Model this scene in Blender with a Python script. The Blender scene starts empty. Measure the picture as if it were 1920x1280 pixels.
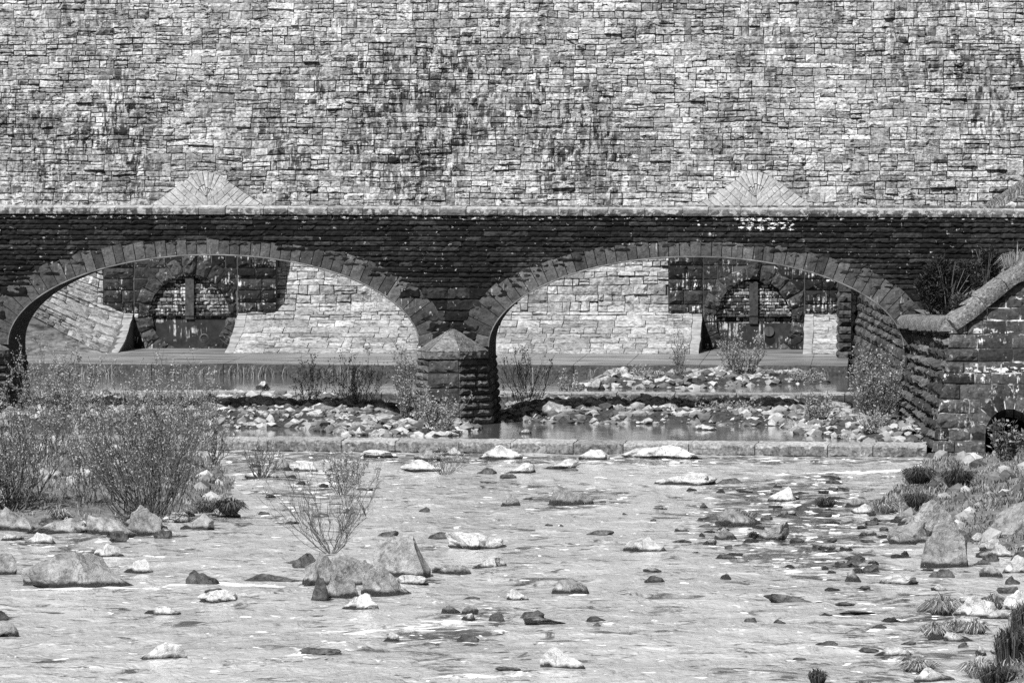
import bpy, math, random
from mathutils import Vector, noise as mnoise
random.seed(7)
U = random.uniform
SC = bpy.context.scene
COL = SC.collection

# ------------------------------------------------------------------ camera
F, HC = 11700.0, 8.68                      # focal length in 1920-px units, eye height above the river
PSI, PIT = math.atan(690 / F), math.atan(390 / F)
RT = Vector((math.cos(PSI), math.sin(PSI), 0))
F0 = Vector((-math.sin(PSI), math.cos(PSI), 0))
FW = F0 * math.cos(PIT) - Vector((0, 0, math.sin(PIT)))
UP = F0 * math.sin(PIT) + Vector((0, 0, math.cos(PIT)))
EYE = Vector((0, 0, HC))
cam = bpy.data.cameras.new('camera')
cam.sensor_width = 36; cam.lens = 36 * F / 1920
cam.clip_start = 1; cam.clip_end = 6000
co = bpy.data.objects.new('camera', cam); COL.objects.link(co)
co.location = EYE
co.rotation_euler = (math.pi / 2 - PIT, 0, PSI)
SC.camera = co

def ray(px, py): return FW + RT * ((px - 960) / F) + UP * ((640 - py) / F)
def onY(px, py, Y):
    d = ray(px, py); return EYE + d * (Y / d.y)
def onZ(px, py, z=0.0):
    d = ray(px, py); return EYE + d * ((z - HC) / d.z)
def onP(px, py, p0, n):
    d = ray(px, py); return EYE + d * ((p0 - EYE).dot(n) / d.dot(n))
def ppm(Y): return F / Y

# ------------------------------------------------------------------ light
S = Vector((-0.40, -0.60, 0.88)).normalized()
sun = bpy.data.lights.new('sun', 'SUN'); sun.energy = 4.2; sun.angle = math.radians(0.5)
sun.color = (1, 1, 1)
so = bpy.data.objects.new('sun', sun); COL.objects.link(so)
so.rotation_euler = S.to_track_quat('Z', 'Y').to_euler()
w = bpy.data.worlds.new('World'); SC.world = w; w.use_nodes = True
nt = w.node_tree; nt.nodes.clear()
sky = nt.nodes.new('ShaderNodeTexSky'); sky.sky_type = 'NISHITA'; sky.sun_disc = False
sky.sun_elevation = math.asin(S.z); sky.sun_rotation = math.atan2(S.x, S.y)
bw = nt.nodes.new('ShaderNodeRGBToBW'); bg = nt.nodes.new('ShaderNodeBackground'); out = nt.nodes.new('ShaderNodeOutputWorld')
nt.links.new(sky.outputs[0], bw.inputs[0]); nt.links.new(bw.outputs[0], bg.inputs[0]); nt.links.new(bg.outputs[0], out.inputs[0])
bg.inputs[1].default_value = 0.05
SC.view_settings.view_transform = 'Standard'; SC.view_settings.look = 'None'
SC.view_settings.gamma = 1; SC.view_settings.exposure = 0.88
SC.cycles.max_bounces = 5; SC.cycles.diffuse_bounces = 2; SC.cycles.glossy_bounces = 3
SC.cycles.caustics_reflective = False; SC.cycles.caustics_refractive = False
SC.cycles.use_denoising = False

# ------------------------------------------------------------------ materials
class N:
    def __init__(s, name):
        s.m = bpy.data.materials.new(name); s.m.use_nodes = True
        s.t = s.m.node_tree; s.t.nodes.clear()
        s.o = s.t.nodes.new('ShaderNodeOutputMaterial')
        s.b = s.t.nodes.new('ShaderNodeBsdfPrincipled'); s.link(s.b.outputs[0], s.o.inputs[0])
        s.geo = s.t.nodes.new('ShaderNodeNewGeometry'); s.pos = s.geo.outputs['Position']
    def link(s, a, b): s.t.links.new(a, b)
    def put(s, sock, v):
        if isinstance(v, (int, float)): sock.default_value = v
        elif isinstance(v, tuple): sock.default_value = v
        else: s.link(v, sock)
    def math(s, op, a, b=0.0, c=None, clamp=False):
        n = s.t.nodes.new('ShaderNodeMath'); n.operation = op; n.use_clamp = clamp
        s.put(n.inputs[0], a); s.put(n.inputs[1], b)
        if c is not None: s.put(n.inputs[2], c)
        return n.outputs[0]
    def mul(s, a, b): return s.math('MULTIPLY', a, b)
    def add(s, a, b): return s.math('ADD', a, b)
    def rng(s, v, a, b, c=0.0, d=1.0, smooth=False):
        n = s.t.nodes.new('ShaderNodeMapRange'); n.clamp = True
        if smooth: n.interpolation_type = 'SMOOTHSTEP'
        s.put(n.inputs[0], v)
        for i, q in enumerate((a, b, c, d)): n.inputs[i + 1].default_value = q
        return n.outputs[0]
    def mix(s, f, a, b):   # scalar mix
        n = s.t.nodes.new('ShaderNodeMix'); n.data_type = 'FLOAT'
        s.put(n.inputs[0], f); s.put(n.inputs[2], a); s.put(n.inputs[3], b)
        return n.outputs[0]
    def noise(s, scale, detail=4, rough=0.6, vec=None, sc=(1, 1, 1), off=(0, 0, 0), dist=0.0):
        mp = s.t.nodes.new('ShaderNodeMapping'); s.link(vec or s.pos, mp.inputs[0])
        mp.inputs['Scale'].default_value = sc; mp.inputs['Location'].default_value = off
        n = s.t.nodes.new('ShaderNodeTexNoise'); s.link(mp.outputs[0], n.inputs['Vector'])
        n.inputs['Scale'].default_value = scale; n.inputs['Detail'].default_value = detail
        n.inputs['Roughness'].default_value = rough; n.inputs['Distortion'].default_value = dist
        return n.outputs[0]
    def xyz(s, vec=None):
        n = s.t.nodes.new('ShaderNodeSeparateXYZ'); s.link(vec or s.pos, n.inputs[0]); return n.outputs
    def rpi(s): return s.geo.outputs['Random Per Island']
    def attr(s, name):
        n = s.t.nodes.new('ShaderNodeAttribute'); n.attribute_name = name; return n.outputs['Fac']
    def objz(s):
        n = s.t.nodes.new('ShaderNodeTexCoord'); return n.outputs['Object']
    def orand(s):
        n = s.t.nodes.new('ShaderNodeObjectInfo'); return n.outputs['Random']
    def finish(s, col, rough=0.9, bump=None, bs=0.5, bd=0.03, spec=0.3):
        n = s.t.nodes.new('ShaderNodeCombineColor')
        for i in range(3): s.put(n.inputs[i], col)
        s.link(n.outputs[0], s.b.inputs['Base Color'])
        s.put(s.b.inputs['Roughness'], rough)
        s.b.inputs['Specular IOR Level'].default_value = spec
        if bump is not None:
            bn = s.t.nodes.new('ShaderNodeBump'); bn.inputs['Strength'].default_value = bs; bn.inputs['Distance'].default_value = bd
            s.link(bump, bn.inputs['Height']); s.link(bn.outputs[0], s.b.inputs['Normal'])
        return s.m

def box_mask(n, x0, x1, z0, z1, fx=0.6, fz=0.25):
    """a soft-edged patch of the wall between x0..x1 and z0..z1, where a growth or a seep is"""
    xyz = n.xyz()
    a = n.mul(n.rng(xyz[0], x0 - fx, x0 + fx), n.rng(xyz[0], x1 - fx, x1 + fx, 1, 0))
    b = n.mul(n.rng(xyz[2], z0 - fz, z0 + fz), n.rng(xyz[2], z1 - fz, z1 + fz, 1, 0))
    return n.mul(a, b)

def stone_mat(name, lo, hi, gam=1.0, streak=0.0, st_lo=0.5, st_hi=0.64, grain=0.5, leach=0.0, leach_t=0.66, lich=0.0, lich_t=0.68, patches=(), bs=0.7, bd=0.03, lichcol=0.6, rough=0.92, fine=9.0, chip=0.0, stains=()):
    n = N(name)
    v = n.math('POWER', n.rpi(), gam)
    c = n.add(lo, n.mul(v, hi - lo))
    g = n.noise(fine, 7, 0.72)
    c = n.mul(c, n.rng(g, 0.32, 0.68, 1 - grain, 1 + grain * 0.7))
    g2 = n.noise(0.9, 3, 0.6, off=(3, 1, 7))
    c = n.mul(c, n.rng(g2, 0.3, 0.7, 0.72, 1.2))
    if streak:
        a = n.noise(1.0, 5, 0.65, sc=(5.5, 5.5, 0.5))
        p = n.noise(0.33, 4, 0.65, sc=(1, 1, 0.6), off=(11, 5, 2))
        for (sx, sw, y0, y1, wt) in stains:
            p = n.add(p, n.mul(box_mask(n, Xd(sx - sw), Xd(sx + sw), Zd(y1), Zd(y0), sw / 70, 1.2), wt))
        k = n.mul(n.rng(a, st_lo, st_hi), n.rng(p, 0.44, 0.66))
        # every stone takes the stain a little differently
        k = n.mul(k, n.rng(n.math('FRACT', n.mul(n.rpi(), 7.31)), 0, 1, 0.5, 1.0))
        c = n.mul(c, n.rng(k, 0, 1, 1, 1 - streak))
    if chip:      # broken beds and spalled edges: short dark lines along the courses
        a = n.noise(1.0, 5, 0.75, sc=(3.4, 3.4, 13), off=(6, 1, 3), dist=.6)
        b = n.noise(0.8, 3, 0.6, off=(1, 8, 3))
        k = n.mul(n.rng(a, 0.54, 0.58), n.rng(b, 0.36, 0.50))
        c = n.mul(c, n.rng(k, 0, 1, 1, 1 - chip))
        a2 = n.noise(1.0, 4, 0.8, sc=(9, 9, 24), off=(2, 6, 1), dist=1.0)
        b2 = n.noise(0.7, 4, 0.65, off=(4, 4, 9))
        k2 = n.mul(n.rng(a2, 0.50, 0.58), n.rng(b2, 0.44, 0.56))
        c = n.mul(c, n.rng(k2, 0, 1, 1, 1 - chip * .75))
    if leach:
        a = n.noise(1.0, 4, 0.7, sc=(9, 9, .8), off=(2, 9, 4))
        b = n.noise(1.0, 4, 0.65, sc=(0.7, 0.7, 1.7), off=(7, 2, 8))
        k = n.mul(n.rng(a, leach_t - 0.09, leach_t - 0.02), n.rng(b, 0.52, 0.60))
        c = n.mix(n.mul(k, leach), c, 0.62)
    if lich:
        a = n.noise(7.0, 3, 0.6, off=(1, 2, 3))
        k = n.rng(a, lich_t - .02, lich_t + 0.055)
        c = n.mix(n.mul(k, lich), c, lichcol)
    for (x0, x1, z0, z1, th, colr, fq, fx, fz) in patches:
        m = box_mask(n, x0, x1, z0, z1, fx, fz)
        a = n.noise(fq, 4, 0.65, sc=(1, 1, 1.6), off=(4, 4, 4))
        k = n.rng(n.add(a, n.mul(n.add(m, -1), 0.5)), th, th + 0.035)
        c = n.mix(k, c, colr)
    b = n.noise(16, 6, 0.7)
    return n.finish(c, rough, b, bs, bd, 0.2)

def plain_mat(name, lo, hi, scale=4.0, sc=(1, 1, 1), rough=0.9, bs=0.4, bd=0.02, det=5, a=0.3, b=0.7, spec=0.3):
    n = N(name)
    g = n.noise(scale, det, 0.65, sc=sc)
    c = n.rng(g, a, b, lo, hi)
    return n.finish(c, rough, n.noise(scale * 4, 5, 0.7), bs, bd, spec)

def rock_mat(name, lo, hi, wet=0.11, band=0.05, wetcol=0.025):
    n = N(name)
    o = n.objz()
    g = n.noise(1.7, 7, 0.72, vec=o, dist=.3)
    g3 = n.noise(9.0, 5, 0.75, vec=o)
    c = n.rng(n.add(n.mul(g, 0.6), n.mul(g3, 0.4)), 0.40, 0.60, lo, hi)
    cr = n.noise(1.1, 4, 0.6, vec=o, sc=(1, 1, 2.2), off=(3, 3, 3), dist=1.2)
    c = n.mul(c, n.rng(n.math('ABSOLUTE', n.add(cr, -.5)), 0.0, 0.018, 0.45, 1.0))
    c = n.mul(c, n.rng(n.noise(5.0, 4, .7, vec=o, off=(8, 0, 2)), .60, .68, 1.0, .55))
    c = n.mul(c, n.rng(n.orand(), 0, 1, 0.8, 1.12))
    z = n.xyz(o)[2]
    zz = n.add(z, n.mul(n.add(n.noise(3.5, 4, 0.6, vec=o, off=(5, 5, 5)), -0.5), -0.22))
    k = n.rng(zz, wet - band * 0.5, wet + band * 0.5, 1, 0)
    c = n.mix(k, c, wetcol)
    r = n.mix(k, 0.9, 0.35)
    return n.finish(c, r, n.noise(7, 8, 0.78, vec=o), 1.0, 0.09, 0.35)

M = {}
Xd = lambda px: onY(px, 200, 222).x
Zd = lambda py: onY(960, py, 222).z
# seeps that have blackened the dam: px centre, px half width, top and bottom rows, weight
STAINS = [(825, 80, 110, 300, .36), (760, 90, 230, 400, .26), (690, 45, 100, 300, .26), (200, 60, 170, 330, .15), (255, 40, 290, 400, .14), (590, 26, 80, 250, .16), (1010, 60, 160, 390, .1), (1460, 80, 30, 170, .12), (1680, 90, 0, 130, .1), (1860, 50, 170, 260, .12), (1170, 40, 230, 330, .1), (480, 60, 120, 400, .1), (380, 30, 240, 330, .12)]
X = lambda px, Y=180: onY(px, 500, Y).x
Zb = lambda py: onY(1650, py, 180).z
M['dam'] = stone_mat('dam_stone', 0.23, 0.52, 0.9, streak=0.95, st_lo=.465, st_hi=.535, grain=0.6, lich=0.5, lich_t=0.655, lichcol=0.6, chip=.96, fine=11, stains=STAINS)
M['toe'] = stone_mat('toe_stone', 0.22, 0.42, 0.9, streak=0.55, grain=0.5, lich=0.3, chip=.6)
M['mortar'] = plain_mat('mortar', 0.05, 0.13, 3.0)
M['hood'] = stone_mat('hood_stone', 0.25, 0.33, streak=0.4, grain=0.45)
M['cheek'] = plain_mat('cheek_stone', 0.03, 0.10, 2.0, sc=(3, 3, 0.6))
M['swept'] = plain_mat('swept_stone', 0.05, 0.30, 1.6, sc=(.8, .8, 5), a=.36, b=.62)
M['edge'] = plain_mat('edge_stone', 0.16, 0.34, 3.0)
M['arris'] = plain_mat('arris_stone', 0.05, 0.22, 2.0)
M['portal'] = stone_mat('portal_stone', 0.010, 0.045, streak=0.5, grain=0.7, leach=0.95, leach_t=0.61, lich=0.8, lich_t=0.655, lichcol=0.42)
M['ring'] = stone_mat('ring_stone', 0.018, 0.075, streak=0.5, grain=0.8, leach=0.9, leach_t=0.615, lich=0.7, lich_t=0.67, lichcol=0.42)
M['brick'] = stone_mat('infill_brick', 0.015, 0.26, 1.9, streak=0.5, grain=0.8, leach=0.8, leach_t=.62, lich=0.9, lich_t=0.59, lichcol=0.45)
M['steel'] = stone_mat('gate_plate', 0.025, 0.03, streak=0.6, grain=0.6, leach=0.7, leach_t=0.62, bs=0.2, rough=0.7, fine=4)
M['post'] = stone_mat('post_wood', 0.045, 0.06, streak=0.7, grain=0.6, bs=0.3)
M['hole'] = plain_mat('dark_hole', 0.004, 0.008)
WALLPATCH = (
    (X(1352), X(1520), Zb(437), Zb(404), 0.53, 0.6, 8.0, 0.6, 0.10),
    (X(1285), X(1330), Zb(430), Zb(408), 0.58, 0.6, 8.0, 0.3, 0.08),
    (X(1560), X(1625), Zb(528), Zb(515), 0.60, 0.7, 3.0, 0.4, 0.06),
    (X(1725), X(1790), Zb(480), Zb(468), 0.58, 0.6, 3.0, 0.4, 0.06),
    (X(828), X(868), Zb(440), Zb(412), 0.58, 0.5, 4.0, 0.3, 0.1),
    (X(-100), X(2000), Zb(416), Zb(400), 0.57, 0.36, 5.0, 0.3, 0.08),
)
M['bridge'] = stone_mat('bridge_stone', 0.005, 0.030, 1.4, streak=0.35, grain=0.85, lich=0.8, lich_t=0.675, lichcol=0.4, patches=WALLPATCH, fine=7)
M['bmortar'] = plain_mat('bridge_mortar', 0.012, 0.03, 3.0)
M['vouss'] = stone_mat('voussoir_stone', 0.045, 0.125, streak=0.55, grain=0.55, leach=0.6, leach_t=0.69, lich=0.6, lich_t=0.715, lichcol=0.6)
M['soffit'] = plain_mat('soffit_stone', 0.02, 0.06, 1.4, sc=(4, 0.5, 2))
M['coping'] = stone_mat('coping_stone', 0.07, 0.13, grain=0.7, lich=0.9, lich_t=0.53, lichcol=0.33, fine=6,
    patches=((X(-300), X(2300), Zb(430), Zb(400), 0.53, 0.03, 3.5, 0.2, 0.04),))
M['copingtop'] = stone_mat('coping_top_stone', 0.24, 0.38, grain=0.6, lich=0.6, lich_t=0.6, lichcol=0.6, fine=6)
M['capstone'] = stone_mat('plain_cap_stone', 0.11, 0.14, grain=0.5)
M['pier'] = stone_mat('pier_stone', 0.04, 0.15, 1.3, grain=0.7, lich=0.8, lich_t=0.69, lichcol=0.5)
M['piercap'] = stone_mat('pier_cap_stone', 0.12, 0.19, streak=0.6, st_lo=.45, st_hi=.55, grain=0.75, lich=0.6, lich_t=0.67, bs=0.9)
M['wmortar'] = plain_mat('limed_mortar', 0.03, 0.6, 1.6, a=.51, b=.66)
Xw = lambda px: onY(px, 700, 168).x
Zw = lambda py: onY(1850, py, 168).z
M['wing'] = stone_mat('wing_wall_stone', 0.018, 0.085, 1.1, streak=0.4, grain=0.75, leach=0.8, leach_t=0.645, patches=((Xw(1785), Xw(1990), Zw(706), Zw(684), .50, .6, 5, .3, .09), (Xw(1800), Xw(1990), Zw(638), Zw(612), .555, .45, 4, .3, .1)), lich=0.7, lich_t=0.69, lichcol=0.5)
M['wside'] = stone_mat('wing_side_stone', 0.03, 0.11, 1.1, streak=0.3, grain=0.75, leach=0.5, leach_t=0.69, lich=0.6, lich_t=0.70, lichcol=0.5)
M['wcoping'] = stone_mat('wing_coping_stone', 0.16, 0.2, grain=0.85, lich=0.6, lich_t=0.60, lichcol=0.4, fine=16, bs=1.0, bd=.06)
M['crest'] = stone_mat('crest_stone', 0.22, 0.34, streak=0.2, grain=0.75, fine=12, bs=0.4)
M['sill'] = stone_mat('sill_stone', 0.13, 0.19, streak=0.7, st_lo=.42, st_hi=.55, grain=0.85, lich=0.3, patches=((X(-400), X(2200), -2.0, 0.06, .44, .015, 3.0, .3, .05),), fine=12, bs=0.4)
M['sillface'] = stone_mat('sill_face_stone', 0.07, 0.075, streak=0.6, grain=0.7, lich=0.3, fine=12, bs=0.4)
M['apron'] = plain_mat('apron_stone', 0.05, 0.30, 0.8, sc=(0.35, 2.2, 1), rough=0.35, a=0.36, b=0.64)
M['pale_rock'] = rock_mat('pale_river_rock', 0.32, 0.78, wet=0.06)
M['grey_rock'] = rock_mat('grey_river_rock', 0.14, 0.46, wet=0.09)
M['dark_rock'] = rock_mat('dark_wet_rock', 0.015, 0.16, wet=0.02)
M['heap_rock'] = rock_mat('heap_rock', 0.12, 0.56, wet=0.03)
M['gravel'] = plain_mat('gap_shade_gravel', 0.01, 0.09, 7.0, bs=1, bd=0.08)  # gravel, darkened to pass for the shade in gaps between heaped stones
M['soil'] = plain_mat('bank_soil', 0.06, 0.2, 3.0, bs=1, bd=0.05)
M['stem'] = plain_mat('twig_bark', 0.045, 0.15, 3.0)
M['palestem'] = plain_mat('pale_twig_bark', 0.12, 0.25, 3.0)

def leaf_mat(name, lo, hi, trans=0.35):
    n = N(name)
    c = n.add(lo, n.mul(n.rpi(), hi - lo))
    n.finish(c, 0.6, None, spec=0.4)
    tr = n.t.nodes.new('ShaderNodeBsdfTranslucent'); mx = n.t.nodes.new('ShaderNodeMixShader')
    cc = n.t.nodes.new('ShaderNodeCombineColor')
    for i in range(3): n.put(cc.inputs[i], c)
    n.link(cc.outputs[0], tr.inputs[0]); mx.inputs[0].default_value = trans
    n.link(n.b.outputs[0], mx.inputs[1]); n.link(tr.outputs[0], mx.inputs[2]); n.link(mx.outputs[0], n.o.inputs[0])
    return n.m
M['leaf'] = leaf_mat('willow_leaf', 0.18, 0.48)
M['darkstem'] = plain_mat('dark_twig_bark', 0.03, 0.10, 3.0)
M['gorse'] = leaf_mat('gorse_needle', 0.008, 0.035, 0.1)
M['laurel'] = leaf_mat('laurel_leaf', 0.04, 0.3, 0.1)
M['grass'] = leaf_mat('dry_grass', 0.08, 0.36)
M['rush'] = leaf_mat('dark_rush', 0.02, 0.14)
M['palegrass'] = leaf_mat('pale_grass', 0.12, 0.5)

def water_mat(name, calm=False):
    n = N(name)
    f = n.attr('foam')
    sh = n.attr('shoal_and_reflection')
    fn = n.noise(2.2, 6, 0.75, sc=(.8, .75, 1), dist=.7)
    k = n.rng(n.add(n.add(n.mul(f, 0.33), n.mul(sh, .05)), fn), 0.74, 0.82)
    h1 = n.noise(1.0, 3, 0.55, sc=(1.5, .55, 1), dist=1.0)
    h2 = n.noise(1.0, 3, 0.6, sc=(5.5, 1.7, 1), dist=.8)
    h3 = n.noise(1.0, 2, 0.5, sc=(.45, .22, 1), off=(2, 2, 0), dist=.6)
    if calm:
        c = n.mix(k, 0.09, .8); r = 0.06
        h = n.add(n.mul(h1, 1.0), n.mul(h2, 0.3))
    else:
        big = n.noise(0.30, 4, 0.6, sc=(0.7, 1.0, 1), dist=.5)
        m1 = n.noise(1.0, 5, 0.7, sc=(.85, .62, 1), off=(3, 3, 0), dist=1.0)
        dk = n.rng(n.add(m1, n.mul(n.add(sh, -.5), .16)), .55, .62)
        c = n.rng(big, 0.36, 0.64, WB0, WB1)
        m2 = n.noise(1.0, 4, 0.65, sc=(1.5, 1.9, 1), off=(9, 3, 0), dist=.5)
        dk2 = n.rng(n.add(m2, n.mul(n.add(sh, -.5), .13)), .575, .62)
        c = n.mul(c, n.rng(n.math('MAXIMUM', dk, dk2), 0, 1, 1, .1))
        m3 = n.noise(1.0, 3, 0.6, sc=(2.2, 1.6, 1), off=(1, 9, 0), dist=.4)
        k = n.math('MAXIMUM', k, n.rng(n.add(m3, n.mul(n.add(sh, -.5), .10)), .64, .68))
        c = n.mix(k, c, 0.85)
        r = n.mix(k, WR, 0.8)
        h = n.add(n.add(n.mul(h1, 1.0), n.mul(h2, 0.42)), n.mul(h3, .8))
    return n.finish(c, r, h, 1.0, 0.012 if calm else WBD, WSP)
WB0, WB1, WR, WBD, WSP = 0.42, 0.56, 0.09, 0.12, 0.55
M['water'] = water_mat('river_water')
M['pool'] = water_mat('pool_water', True)

# ------------------------------------------------------------------ mesh building
class MB:
    def __init__(s): s.v = []; s.f = []; s.mi = []
    def add(s, vs, fs, mi=0):
        b = len(s.v); s.v.extend(vs)
        for f in fs: s.f.append(tuple(b + i for i in f)); s.mi.append(mi)
    def build(s, name, mats, parent=None, smooth=False, origin=None):
        me = bpy.data.meshes.new(name)
        vs = s.v
        if origin is not None: vs = [(p[0] - origin[0], p[1] - origin[1], p[2] - origin[2]) for p in vs]
        me.from_pydata([tuple(p) for p in vs], [], s.f)
        if not isinstance(mats, (list, tuple)): mats = [mats]
        for m in mats: me.materials.append(m)
        if len(mats) > 1: me.polygons.foreach_set('material_index', s.mi)
        if smooth: me.polygons.foreach_set('use_smooth', [True] * len(me.polygons))
        me.update()
        o = bpy.data.objects.new(name, me); COL.objects.link(o)
        if origin is not None: o.location = origin
        if parent is not None:
            o.parent = parent
            o.matrix_parent_inverse.identity()
            q = parent
            while q is not None: o.location = Vector(o.location) - q.location; q = q.parent
        return o

def tag(o, label=None, cat=None, group=None, kind=None):
    if label: o['label'] = label
    if cat: o['category'] = cat
    if group: o['group'] = group
    if kind: o['kind'] = kind
    return o
def thing(name, label, cat, loc=(0, 0, 0), group=None):
    o = bpy.data.objects.new(name, None); COL.objects.link(o); o.location = loc
    o.empty_display_size = 0.3
    return tag(o, label, cat, group)

def qblock(mb, c, n, d=0.05, rough=0.02, depth=0.08, step=0.14, gap=0.012, mi=0, edge=0.3, mx=8, gx=1.0, tl=1.0, bed=0.0):
    """a hewn stone: quad c (00,10,11,01), bulging along n"""
    c00, c10, c11, c01 = c
    W = max((c10 - c00).length, (c11 - c01).length); H = max((c01 - c00).length, (c11 - c10).length)
    if W < gap * 3 or H < gap * 3: return
    nu = max(2, min(mx, round(W / step))); nv = max(2, min(mx, round(H / step)))
    gu, gv = gap * gx / W, gap / H
    vs, fs = [], []
    ph = U(0, 99); tilt = U(-0.25, 0.35) * tl; tl2 = U(-0.2, 0.2) * tl
    for j in range(nv + 1):
        tv = gv + (1 - 2 * gv) * j / nv
        for i in range(nu + 1):
            tu = gu + (1 - 2 * gu) * i / nu
            e = (i in (0, nu)) + (j in (0, nv))
            a, b = tu, tv
            if e == 0: a += U(-.25, .25) / nu; b += U(-.25, .25) / nv
            else:
                if i in (0, nu): a += U(0, 1) * gu * (1 if i == 0 else -1) * 0.8
                if j in (0, nv): b += U(0, 1) * gv * (1 if j == 0 else -1) * 1.2
            p = (c00 * (1 - a) + c10 * a) * (1 - b) + (c01 * (1 - a) + c11 * a) * b
            h = d * (edge + U(-.1, .15) + (bed if j == 0 else 0)) if e else d * (0.75 + U(0, .4) + bed * .7 * (0.7 - b) + tilt * (0.5 - b) + tl2 * (a - 0.5))
            h += U(-rough, rough)
            vs.append(p + n * h)
    w1 = nu + 1
    for j in range(nv):
        for i in range(nu):
            q = j * w1 + i
            if random.random() < .5: fs += [(q, q + 1, q + 1 + w1), (q, q + 1 + w1, q + w1)]
            else: fs += [(q, q + 1, q + w1), (q + 1, q + 1 + w1, q + w1)]
    ring = [i for i in range(w1)] + [j * w1 + nu for j in range(1, nv + 1)] + [nv * w1 + i for i in range(nu - 1, -1, -1)] + [j * w1 for j in range(nv - 1, 0, -1)]
    b0 = len(vs)
    for k in ring: vs.append(vs[k] - n * (depth + d * edge))
    L = len(ring)
    for k in range(L):
        k2 = (k + 1) % L
        fs.append((ring[k2], ring[k], b0 + k, b0 + k2))
    mb.add(vs, fs, mi)

def boxmb(mb, x0, x1, y0, y1, z0, z1, mi=0):
    vs = [Vector((x, y, z)) for z in (z0, z1) for y in (y0, y1) for x in (x0, x1)]
    mb.add(vs, [(0, 1, 5, 4), (1, 3, 7, 5), (3, 2, 6, 7), (2, 0, 4, 6), (4, 5, 7, 6), (2, 3, 1, 0)], mi)

def tube(mb, pts, rads, sides=4, mi=0):
    vs, fs = [], []
    for k, p in enumerate(pts):
        d = (pts[min(k + 1, len(pts) - 1)] - pts[max(k - 1, 0)])
        d = d.normalized() if d.length > 1e-6 else Vector((0, 0, 1))
        a = d.cross(Vector((0.31, 0.95, 0.07))); a.normalize(); b = d.cross(a)
        for s in range(sides):
            t = 2 * math.pi * s / sides
            vs.append(p + (a * math.cos(t) + b * math.sin(t)) * rads[k])
    for k in range(len(pts) - 1):
        for s in range(sides):
            s2 = (s + 1) % sides
            fs.append((k * sides + s, k * sides + s2, (k + 1) * sides + s2, (k + 1) * sides + s))
    mb.add(vs, fs, mi)

# random-coursed rubble: fills (u0..u1, v0..v1) with rectangles
def snecked(u0, u1, v0, v1, out, hmin=0.15, hmax=0.34, wmin=0.3, wmax=1.2):
    v = v0
    while v < v1 - 0.02:
        h = U(0.3, 0.62)
        if v1 - v - h < 0.16: h = v1 - v
        u = u0
        while u < u1 - 0.02:
            wd = U(0.5, 1.9)
            if u1 - u - wd < 0.3: wd = u1 - u
            cut(u, u + wd, v, v + h, out, hmin, hmax, wmin, wmax)
            u += wd
        v += h
def cut(a, b, c, d, out, hmin, hmax, wmin, wmax):
    wd, h = b - a, d - c
    if h > hmax and h > 2 * hmin and random.random() < 0.93:
        m = c + h * U(0.35, 0.65); cut(a, b, c, m, out, hmin, hmax, wmin, wmax); cut(a, b, m, d, out, hmin, hmax, wmin, wmax)
    elif wd > U(wmin * 1.6, wmax) and wd > 1.3 * h:
        m = a + wd * U(0.3, 0.7); cut(a, m, c, d, out, hmin, hmax, wmin, wmax); cut(m, b, c, d, out, hmin, hmax, wmin, wmax)
    elif h > 0.24 and wd > 0.3 and random.random() < 0.22:
        m = c + h * U(0.4, 0.6); cut(a, b, c, m, out, 0.1, 9, wmin, wmax); out.append((a, b, m, d))
    else: out.append((a, b, c, d))

# ================================================================== DAM
YT, ZT = 217.0, 1.0                       # front edge and level of the toe
PB, HB = 5.0, 1.75                        # the toe runs out 5 m over its lowest 1.75 m
BAT = 0.30
def prof(z):
    t = (z - ZT) / HB
    if t < 1: return PB * (1 - (1 - max(t, 0)) ** 2.0)
    return PB + BAT * (z - ZT - HB) * min(1, 0.4 + 0.3 * (z - ZT - HB))
X0D, X1D = X(-620, 222), X(2400, 222)
XLEFT = X(185, 217)
def toerise(x, z):
    return 0.62 * max(0.0, XLEFT - x) * max(0.0, 1 - (z - ZT) / 5.0)
def toeadd(x, z):
    """left of the left outlet the toe sweeps out into the river"""
    k = max(0.0, (XLEFT - x)); return -min(7.0, 0.6 * k ** 1.5) * max(0.0, 1 - (z - ZT) / 4.5) ** 1.3
def dS(x, z):
    if z > 2.4:
        k = min(1.0, (z - 2.4) / 0.5)
        o = Vector((x * .55, z * 1.3, 0)); h = Vector((x * 2.7, z * 3.6, 8))
        z += k * (0.075 * mnoise.noise(o) + 0.035 * mnoise.noise(h)); x += k * 0.05 * mnoise.noise(h + Vector((9, 4, 1)))
    else:
        h = Vector((x * 2.2, z * 4.5, 8)); x += 0.05 * mnoise.noise(h + Vector((9, 4, 1)))
    return Vector((x, YT + prof(z) + toeadd(x, z), z + toerise(x, z)))
ZTOP = 15.5
dam = thing('dam', 'tall pale masonry dam wall of rough coursed stone behind the dark bridge', 'dam', (X(960, 222), 222, ZT))
ports = [dict(c=355, cy=588, pl=250, pr=445, wl=193, wr=518, ax=385, ay=321), dict(c=1413, cy=597, pl=1317, pr=1508, wl=1253, wr=1572, ax=1415, ay=322)]
ZWG = 2.33
YP = YT + prof(ZWG) - 0.12
for p in ports:
    p['XL'], p['XR'] = X(p['pl'], YP), X(p['pr'], YP)
    p['WL'], p['WR'] = X(p['wl'], YP), X(p['wr'], YP)
ZW = onY(355, 584, YP).z                  # foot of the wings
def hits_port(a, b, z0):
    for p in ports:
        if b > p['XL'] - 0.02 and a < p['XR'] + 0.02 and z0 < ZW: return True
    return False
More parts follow.
